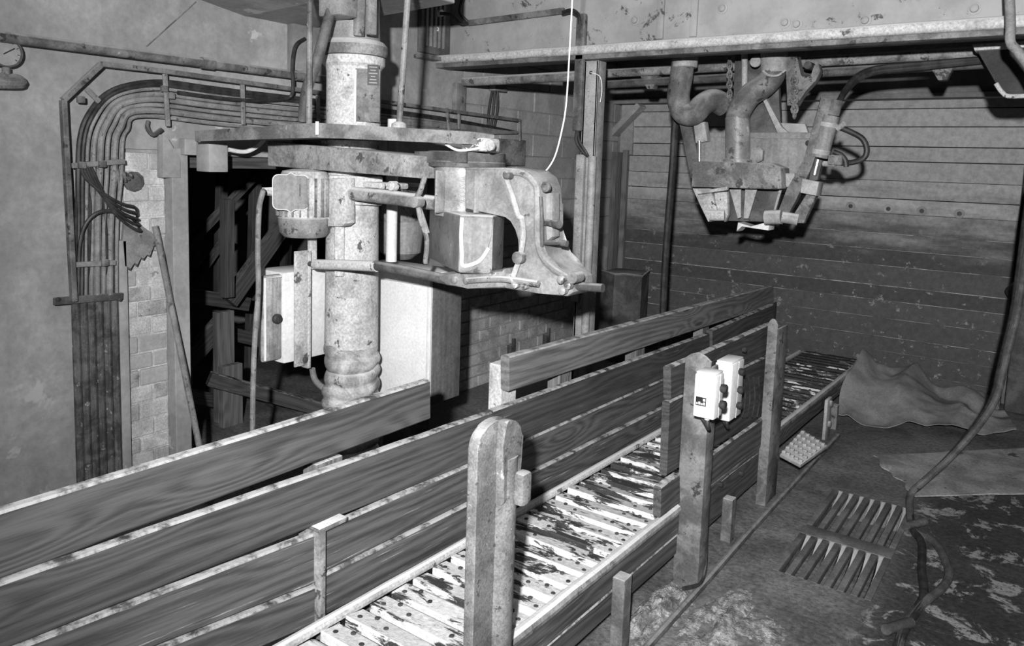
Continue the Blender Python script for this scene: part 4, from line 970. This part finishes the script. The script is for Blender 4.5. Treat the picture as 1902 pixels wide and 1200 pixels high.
bm = BM(); prism(bm, [V(x, y, 2.26) for x, y in ((1006, 358), (1026, 358), (1026, 440), (1006, 455))], (0, .05, 0), .006); obj('side_plate', bm, MT['grey_panel'], mc)
bm = BM()
lathe(bm, V(1017, 347, 2.22), ((.008, 0), (.018, .004), (.018, .014), (.011, .016), (.008, .006)), 16, (0, -1, 0))
for x, y, r_ in ((1020, 414, .011), (1034, 416, .015)): lathe(bm, V(x, y, 2.24), ((r_, -.015), (r_, .015)), 14, (1, -.4, 0))
tube(bm, [V(1004, 416, 2.24), V(1034, 416, 2.24)], .006, 8, 0); tube(bm, [V(1006, 452, 2.22), V(1050, 452, 2.22)], .006, 8, 0); lathe(bm, V(1048, 452, 2.22), ((.011, -.012), (.011, .012)), 10, (1, 0, 0))
tube(bm, [V(1004, 365, 2.21), V(1007, 410, 2.21), V(1007, 458, 2.21)], .006, 8, 0); obj('adjusting_knobs', bm, MT['steel_dark'], mc)
# ballast plate (support platform) above, hung on rods
sp = thing('hung_platform', 'dark angular steel platform hung on rods around the machine column', 'platform', on(590, 250, Y=1.98))
pl = [on(590, 228, Y=1.98), on(880, 245, Y=2.24), on(918, 251, Y=2.3), on(915, 248, Y=2.75), on(640, 232, Y=3.1), on(362, 243, X=-3.05)]
zz = pl[0].z
bm = BM(); top = [p.copy() for p in pl]
a = [bm.verts.new(p) for p in top]; hts = (.055, .045, .012, .012, .05, .045)
b = [bm.verts.new(p - Vector((0, 0, h))) for p, h in zip(top, hts)]
bm.faces.new(a); bm.faces.new(b[::-1])
for k in range(6): bm.faces.new((a[(k + 1) % 6], a[k], b[k], b[(k + 1) % 6]))
bmesh.ops.triangulate(bm, faces=[f for f in bm.faces if len(f.verts) == 6]); obj('plate', bm, MT['steel'], sp, smooth=0)
def rod(px0, px1, y, r, mat, flat=False):
    p, q = on(*px0, Y=y), on(*px1, Y=y); p = q + (p - q) * ((2.78 - q.z) / (p.z - q.z)); bm = BM()
    if flat: bm.free(); return stick('hanger', p, q, .045, .012, MT[mat], sp, up=(0, -1, 0))
    tube(bm, [p, q], r, 10, 0); return obj('hanger', bm, MT[mat], sp)
rod((757, 0), (741, 238), 2.16, .012, 'steel'); rod((576, 0), (574, 232), 2.1, .012, 'steel')
bm = BM(); q = on(741, 236, Y=2.16); lathe(bm, q, ((.03, -.01), (.028, .012), (.015, .02)), 14); obj('hanger_nut', bm, MT['galv'], sp)
bm = BM(); q = on(589, 238, Y=1.97); box(bm, q, (.014, .004, .05)); obj('paint_mark', bm, MT['white'], sp, smooth=0)
bm = BM(); tube(bm, [on(640, -60, Y=2.3), on(612, 30, Y=2.2), on(590, 110, Y=2.14), on(569, 170, Y=2.12), on(563, 226, Y=2.12)], .022, 12)
tag(obj('ribbed_hose', bm, MT['steel_dark']), 'thick dark hose curving down beside the upper column', 'hose')
# hanging motor cable
bm = BM(); q = tcn - tt * 34 * mp - tn * .03 - tt * .03
tube(bm, [q, on(488, 358, X=-2.62), on(481, 390, X=-2.64), on(479, 470, X=-2.65), on(480, 540, X=-2.65), on(474, 620, X=-2.65), on(470, 720, X=-2.65), on(469, 860, X=-2.65), on(470, 980, X=-2.66)], .011, 10)
tag(obj('motor_cable', bm, MT['cable_grey']), 'grey cable hanging from the motor terminal box to the floor', 'cable')
# vertical dusty tube and second motor behind
bm = BM(); p, q = on(730, 262, Y=2.62), on(730, 486, Y=2.62); cyl(bm, (p.x, 2.62, q.z), (p.x, 2.62, p.z + .1), .026, None, 14)
tag(obj('dusty_tube', bm, MT['white']), 'white dusty upright tube behind the column between the links', 'tube')
m2 = thing('second_motor', 'dark second motor hanging behind the upright tube', 'motor', on(745, 470, Y=2.95))
q = on(745, 400, Y=2.95); qm = mpp(q)
bm = BM(); zz = lambda y: on(745, y, Y=2.95).z
lathe(bm, (q.x, 2.95, 0), [(22 * qm, zz(480)), (38 * qm, zz(468)), (42 * qm, zz(430)), (42 * qm, zz(410)), (40 * qm, zz(408))], 24); obj('fan_cowl', bm, MT['grey_panel'], m2)
bm = BM(); lathe(bm, (q.x, 2.95, 0), [(40 * qm, zz(408)), (40 * qm, zz(345)), (36 * qm, zz(340))], 24); obj('body', bm, MT['dusty_dark'], m2)
# white cabinet behind the column
cb = thing('electric_cabinet', 'white dusty electric cabinet with grey side behind the machine column', 'cabinet', on(800, 760, Y=2.62))
YC = 2.62; p = on(800, 620, Y=YC); x1 = p.x; x0 = on(660, 620, Y=YC).x; y1 = on(855, 620, X=x1).y
z1 = on(800, 508, Y=YC).z; z0 = on(800, 756, Y=YC).z
bm = BM(); box2(bm, (x0, YC, z0), (x1 - .004, y1, z1), .006); obj('body', bm, MT['white'], cb)
bm = BM(); box2(bm, (x1 - .004, YC + .01, z0 + .005), (x1 + .006, y1 - .004, z1 - .01), .003); obj('side_panel', bm, MT['dark_panel'], cb)
bm = BM(); box2(bm, (x0, YC - .01, z1 - .06), (x1, YC + .001, z1 - .003), .003); box2(bm, (x1 - .02, YC - .008, z0), (x1 + .002, YC + .002, z1 - .06), .003); obj('front_trim', bm, MT['white'], cb)
bm = BM(); box2(bm, (x0 + .1, YC + .1, 0), (x1 - .1, y1 - .1, z0 + .01)); obj('pedestal', bm, MT['steel_dark'], cb)
# left switch box with its angle bracket
sw = thing('switch_box', 'pale switch box with a black knob behind an angle iron bracket', 'switch box', on(540, 690, X=-2.72))
XS = -2.72
ya, yb_, yc = on(491, 590, X=XS).y, on(527, 590, X=XS).y, on(618, 590, X=XS).y
z1, z0 = on(527, 507, X=XS).z, on(527, 676, X=XS).z
bm = BM(); box2(bm, (XS - .18, yb_, z0), (XS, yc, z1), .006); box2(bm, (XS - .002, yb_ + .1, z0 + .02), (XS + .004, yb_ + .103, z1 - .02)); obj('body', bm, MT['white'], sw)
bm = BM(); box2(bm, (XS - .035, ya, z0 + .02), (XS - .01, yb_ + .002, z1 - .005), .012); d = obj('switch_panel', bm, MT['white_scuff'], sw)
bm = BM(); tube(bm, [(XS - .008, ya + .01, z0 + .03), (XS - .008, ya + .01, z1 - .015), (XS - .008, yb_ - .006, z1 - .015)], .006, 6, 0); obj('panel_rim', bm, MT['white'], d)
bm = BM(); q = on(513, 592, X=XS - .008); lathe(bm, q, ((.022, 0), (.022, .012), (.015, .016), (.014, .024), (.006, .025)), 16, (1, 0, 0)); obj('knob', bm, MT['rubber'], d)
bm = BM(); box2(bm, (XS + .05, on(548, 580, X=XS + .06).y, on(560, 680, X=XS + .06).z), (XS + .06, on(572, 580, X=XS + .06).y, on(560, 466, X=XS + .06).z), .003)
box2(bm, (XS + .0, on(572, 580, X=XS + .06).y, on(560, 688, X=XS + .06).z), (XS + .06, on(578, 580, X=XS + .06).y, on(560, 470, X=XS + .06).z), .003); ab = obj('angle_bracket', bm, MT['dusty'], sw)
bm = BM()
for x, y in ((575, 490), (566, 668)): lathe(bm, on(x, y, X=XS + .062), ((.012, 0), (.012, .008), (.006, .01)), 8, (1, 0, 0))
obj('bolt', bm, MT['bolt'], ab)
stick('bracket_arm', on(580, 440, X=XS + .02), on(580, 500, X=XS + .02), .04, .02, MT['dusty'], sw)
bm = BM(); tube(bm, [on(580, 685, X=XS), on(585, 705, X=XS), on(600, 720, X=XS + .02), on(615, 722, X=XS + .06)], .014, 10); obj('outlet_hose', bm, MT['cable_grey'], sw)

# ================================================================== HANGING BAG GRIPPER
YK = 4.2
gk = thing('hanging_gripper', 'hanging clamp gripper with pipes, levers and air cylinder before the back wall', 'gripper', on(1400, 430, Y=YK))
def K(x, y, d=0): return on(x, y, Y=YK + d)
def plate(name, pts, d, th, mat, par=None, bev=.004):
    bm = BM(); prism(bm, [K(x, y, d) for x, y in pts], (0, th, 0), bev); return obj(name, bm, MT[mat], par or gk)
km = mpp(K(1400, 260))
plate('body_plate', [(1277, 258), (1290, 254), (1512, 258), (1508, 275), (1490, 345), (1445, 342), (1290, 330)], .03, .16, 'grey_panel')
plate('top_tray', [(1310, 246), (1505, 246), (1512, 258), (1300, 258)], .05, .3, 'grey_panel')
plate('hood', [(1286, 303), (1300, 299), (1428, 303), (1450, 312), (1452, 350), (1440, 352), (1284, 347)], -.12, .16, 'dusty_dark', bev=.006)
plate('hood_end', [(1440, 322), (1476, 322), (1476, 346), (1440, 350)], -.04, .05, 'galv')
bm = BM(); cyl(bm, K(1370, 302, -.03), K(1370, 218, -.03), 22.5 * km, None, 24); lathe(bm, K(1370, 300, -.03), ((26 * km, -.02), (26 * km, .01), (23 * km, .014)), 24); obj('feed_pipe', bm, MT['cast'], gk)
bm = BM(); tube(bm, [K(1370, 224, -.03), K(1374, 205, -.03), K(1392, 178, -.01), (K(1418, 160, 0)), K(1434, 142, .02), K(1438, 124, .03)], 22 * km, 20); obj('elbow_pipe', bm, MT['steel'], gk)
bm = BM(); cyl(bm, K(1438, 136, .03), K(1438, 85, .03), 24 * km, None, 22); tube(bm, [K(1417, 132, -.04), K(1428, 140, -.05), K(1445, 140, -.05), K(1459, 130, -.04)], .006, 8); obj('pipe_socket', bm, MT['galv'], gk)
bm = BM(); tube(bm, [K(1270, 100, -.05), K(1266, 140, -.05), K(1260, 180, -.05), K(1268, 208, -.05), K(1288, 212, -.05), K(1305, 195, -.02), K(1325, 186, .04), K(1345, 196, .1)], 22 * km, 20); obj('suction_hose', bm, MT['steel'], gk)
bm = BM(); lathe(bm, K(1272, 116, -.05), ((23 * km, -.03), (24.5 * km, -.026), (24.5 * km, .03), (23 * km, .034)), 22); obj('hose_clamp', bm, MT['galv'], gk)
# dark centre column and wedge plates behind the pipes
plate('centre_plate', [(1365, 95), (1442, 95), (1446, 165), (1450, 240), (1440, 252), (1395, 250), (1362, 180)], .12, .04, 'steel_dark')
plate('wedge_plate', [(1416, 185), (1424, 182), (1450, 236), (1470, 250), (1446, 252)], .06, .03, 'galv')
plate('tray_lip', [(1448, 228), (1495, 230), (1502, 250), (1460, 248)], .1, .03, 'plaster')
bm = BM(); cyl(bm, K(1383, 165, .02), K(1383, 90, .02), .017, None, 12); lathe(bm, K(1404, 115, -.02), ((.001, 0), (.03, .004), (.028, .014), (.001, .02)), 16, (0, -1, 0)); obj('suspension_rod', bm, MT['galv'], gk)
for k in range(14):
    bm = BM(); q = K(1355, 112 + k * 9, .03); a = Vector((.013, 0, 0)) if k % 2 else Vector((0, .013, 0))
    pts = [q + a * math.cos(t * math.pi / 4) + Vector((0, 0, .021)) * math.sin(t * math.pi / 4) for t in range(9)]; tube(bm, pts, .006, 6, 0); obj('chain_link', bm, MT['steel'], gk)
# hooked bracket with links
plate('hook_plate', [(1458, 104), (1482, 104), (1486, 140), (1494, 148), (1508, 140), (1510, 122), (1520, 118), (1524, 132), (1514, 152), (1496, 168), (1480, 196), (1462, 196)], .02, .06, 'steel')
bm = BM(); lathe(bm, K(1503, 122, .0), ((.02, -.05), (.02, .03)), 14, (0, -1, 0)); obj('hook_pin', bm, MT['bolt'], gk)
for k in range(9):
    bm = BM(); q = K(1476, 140 + k * 9, -.01); a = Vector((.016, 0, 0)) if k % 2 else Vector((0, .016, 0))
    tube(bm, [q + a * math.cos(t * math.pi / 4) + Vector((0, 0, .021)) * math.sin(t * math.pi / 4) for t in range(9)], .007, 6, 0); obj('chain_link', bm, MT['steel'], gk)
# left lever, rod
plate('left_arm', [(1262, 232), (1284, 232), (1298, 300), (1292, 335), (1282, 330)], .0, .04, 'steel_dark')
plate('left_bracket', [(1288, 232), (1308, 226), (1314, 262), (1292, 266)], -.02, .06, 'galv')
bm = BM(); cyl(bm, K(1299, 300, -.02), K(1299, 262, -.02), .012, None, 12); obj('piston_rod', bm, MT['chrome'], gk)
for x, y in ((1281, 267), (1287, 312), (1502, 266), (1491, 313), (1408, 286), (1404, 296)):
    bm = BM(); lathe(bm, K(x, y, .03), ((.015, -.01), (.015, .012), (.008, .016)), 10, (0, -1, 0)); obj('bolt', bm, MT['bolt'], gk)
plate('ear', [(1395, 275), (1408, 270), (1417, 280), (1416, 298), (1402, 304), (1392, 300)], .0, .03, 'cast')
# right arm, air cylinder, rollers
plate('right_arm', [(1524, 180), (1546, 184), (1530, 240), (1508, 310), (1478, 372), (1458, 410), (1440, 404), (1462, 350), (1480, 320), (1496, 290)], -.05, .05, 'steel')
bm = BM(); tube(bm, [K(1544, 215, -.02), K(1522, 292, -.02)], .043, 18, 0); cyb = obj('air_cylinder', bm, MT['grey_panel'], gk)
for a_, b_ in (((1540, 228), (1538, 236)), ((1525, 278), (1523, 287))):
    bm = BM(); cyl(bm, K(*a_, -.02), K(*b_, -.02), .048); obj('cylinder_ring', bm, MT['galv'], cyb)
bm = BM(); tube(bm, [K(1553, 186, -.02), K(1546, 214, -.02)], .034, 14, 0); obj('cylinder_cap', bm, MT['steel'], gk)
bm = BM(); tube(bm, [K(1520, 296, -.06), K(1513, 325, -.06)], .012, 10, 0); obj('piston_rod', bm, MT['chrome'], gk)
plate('cylinder_fork', [(1510, 295), (1528, 298), (1518, 335), (1502, 336)], -.03, .05, 'steel_dark')
plate('clevis', [(1490, 332), (1521, 338), (1516, 364), (1486, 358)], -.09, .1, 'galv')
plate('lower_lever', [(1498, 360), (1516, 364), (1492, 415), (1474, 414), (1470, 404)], -.04, .05, 'dusty_dark')
bm = BM(); q0, q1 = K(1422, 404, -.1), K(1452, 403, -.1); cyl(bm, q0, q1, .038, None, 18); cyl(bm, q1, K(1482, 408, -.08), .03, None, 14); obj('roller', bm, MT['galv'], gk)
plate('left_lever', [(1286, 350), (1318, 350), (1330, 385), (1338, 410), (1315, 412), (1300, 380)], -.08, .04, 'dusty')
plate('left_lever', [(1326, 358), (1350, 356), (1352, 400), (1346, 412), (1334, 408)], -.06, .04, 'dusty')
bm = BM(); cyl(bm, K(1318, 400, -.12), K(1346, 400, -.1), .03, None, 16); tube(bm, [K(1296, 358, -.12), K(1325, 354, -.12), K(1352, 350, -.12)], .010, 8, 0); obj('roller', bm, MT['dusty'], gk)
plate('blade', [(1355, 352), (1376, 352), (1376, 404), (1370, 406)], -.02, .012, 'galv', bev=.002)
plate('blade', [(1384, 352), (1406, 352), (1390, 406), (1381, 406)], -.02, .012, 'galv', bev=.002)
plate('rear_plate', [(1345, 345), (1452, 345), (1440, 400), (1420, 412), (1350, 410)], .06, .03, 'steel_dark', bev=.002)
plate('edge_strip', [(1447, 352), (1452, 352), (1440, 392), (1437, 390)], .04, .012, 'galv', bev=.001)
bm = BM(); pts = [(1368, 430), (1371, 413), (1395, 421), (1430, 411), (1427, 428), (1400, 424), (1378, 420)]; prism(bm, [K(x, y, -.02) for x, y in pts], (0, .1, 0), .001); obj('drip_sheet', bm, MT['white'], gk)
bm = BM(); tube(bm, [K(1560, 237, -.03), K(1580, 245, -.03), K(1602, 258, -.03), K(1610, 278, -.03), K(1604, 294, -.03), K(1582, 302, -.03), K(1562, 303, -.03)], .014, 10); tube(bm, [K(1548, 282, -.05), K(1562, 288, -.05), K(1570, 298, -.05), K(1572, 310, -.05)], .013, 10); obj('air_hose', bm, MT['rubber'], gk)
bm = BM(); q = K(1553, 298, -.04); box(bm, q, (.07, .06, .05), None, .01); obj('hose_fitting', bm, MT['dusty_dark'], gk)
for a_, b_ in (((1556, 239), (1568, 230)), ((1530, 304), (1552, 306))):
    bm = BM(); cyl(bm, K(*a_, -.03), K(*b_, -.05), .014); obj('hose_nipple', bm, MT['galv'], gk)
# supply hoses to it
for k, o in enumerate((0, 7)):
    bm = BM(); tube(bm, [on(1850, 108 + o * .4, Y=4.45), on(1700, 120 + o, Y=4.45), on(1630, 127 + o, Y=4.42), on(1595, 140 + o * .9, Y=4.36), on(1572, 165 + o * .4, Y=4.28), on(1557, 192, Y=4.18)], .016, 10)
    tag(obj('supply_hose', bm, MT['rubber']), 'black air hose curving from the pipe run to the gripper cylinder', 'hose', 'air hoses of the gripper')
bm = BM(); tube(bm, [K(1270, 205, .1), K(1255, 225, .12), K(1250, 300, .14), K(1242, 400, .16), K(1235, 500, .18), K(1230, 620, .2), Vector((K(1228, 700, .2).x, YK + .2, .3)), Vector((K(1228, 700, .2).x, YK + .22, .02))], .022, 10)
tag(obj('black_hose', bm, MT['rubber']), 'black hose hanging down from the gripper behind the plank fence', 'hose')
# dark drum behind the fence
dm = thing('dark_bin', 'dark folded sheet bin standing in the corner behind the fence', 'bin', on(1150, 640, Y=5.7))
q0, q1 = on(1112, 560, Y=5.6), on(1188, 560, Y=5.7); zt = on(1150, 508, Y=5.6).z
bm = BM(); prism(bm, [(q0.x, 5.62, 0), (q0.x + .16, 5.55, 0), (q0.x + .24, 5.6, 0), (q1.x, 5.72, 0), (q1.x - .05, 5.95, 0), (q0.x, 5.9, 0)], (0, 0, zt), .01); obj('body', bm, MT['steel_dark'], dm)
bm = BM(); tube(bm, [(q0.x, 5.62, zt), (q0.x + .16, 5.55, zt - .005), (q0.x + .24, 5.6, zt), (q1.x, 5.72, zt - .02), (q1.x - .05, 5.95, zt)], .010, 8, 0); obj('rim', bm, MT['steel'], dm)
# thick cable sweeping down at the right
lead = [(1925, 350), (1905, 480), (1890, 580), (1868, 670), (1850, 740), (1810, 800), (1760, 855), (1715, 895)]
for k, o in enumerate((0, 11)):
    pts = []
    for i, (x, y) in enumerate(lead):
        f = i / (len(lead) - 1); yy = 4.9 - f * .75
        pts.append(on(x - o * (.9 - .5 * f), y + o * .4 * f, Y=yy))
    pts.insert(0, Vector((pts[0].x + .08, 5.0, 2.2))); pts.insert(0, Vector((pts[0].x + .02, 5.02, 2.77)))
    fl_ = [(1692, 918), (1690, 950), (1697, 985)] + ([(1712, 1010), (1712, 1060), (1715, 1110), (1685, 1160), (1665, 1210), (1655, 1260)] if k else [(1738, 1010), (1762, 1060), (1752, 1090), (1715, 1120), (1680, 1165), (1668, 1210), (1660, 1260)])
    for i, (x, y) in enumerate(fl_): pts.append(on(x, y, Z=max(.012, pts[-1].z * .35 if i < 2 else .012)))
    bm = BM(); tube(bm, pts, .0165, 10)
    tag(obj('floor_cable', bm, MT['rubber' if k else 'hose_dark']), ['grey-black cable of the floor pair, making the wider loop', 'black cable of the floor pair, running straighter past the loop'][k], 'cable', 'twin cables across the floor')
for x, y, lb in ((1699, 975, 'grey tape wrap on the twin floor cables beside the drain slots'), (1668, 1165, 'grey tape wrap where the looped floor cables rejoin')):
    tw = BM(); q = on(x, y, Z=.02); tube(tw, [q + Vector((-.03, -.05, .004)), q + Vector((.03, .05, .004))], .026, 12, 0, .7); tag(obj('cable_tape', tw, MT['hose_dark']), lb, 'tape')
bm = BM(); tube(bm, [on(1880, 545, Y=6.1), on(1915, 520, Y=6.0), on(1960, 500, Y=5.9)], .05, 12)
tag(obj('pillar_hose', bm, MT['rubber']), 'thick black hose stub at the dark right pillar', 'hose')
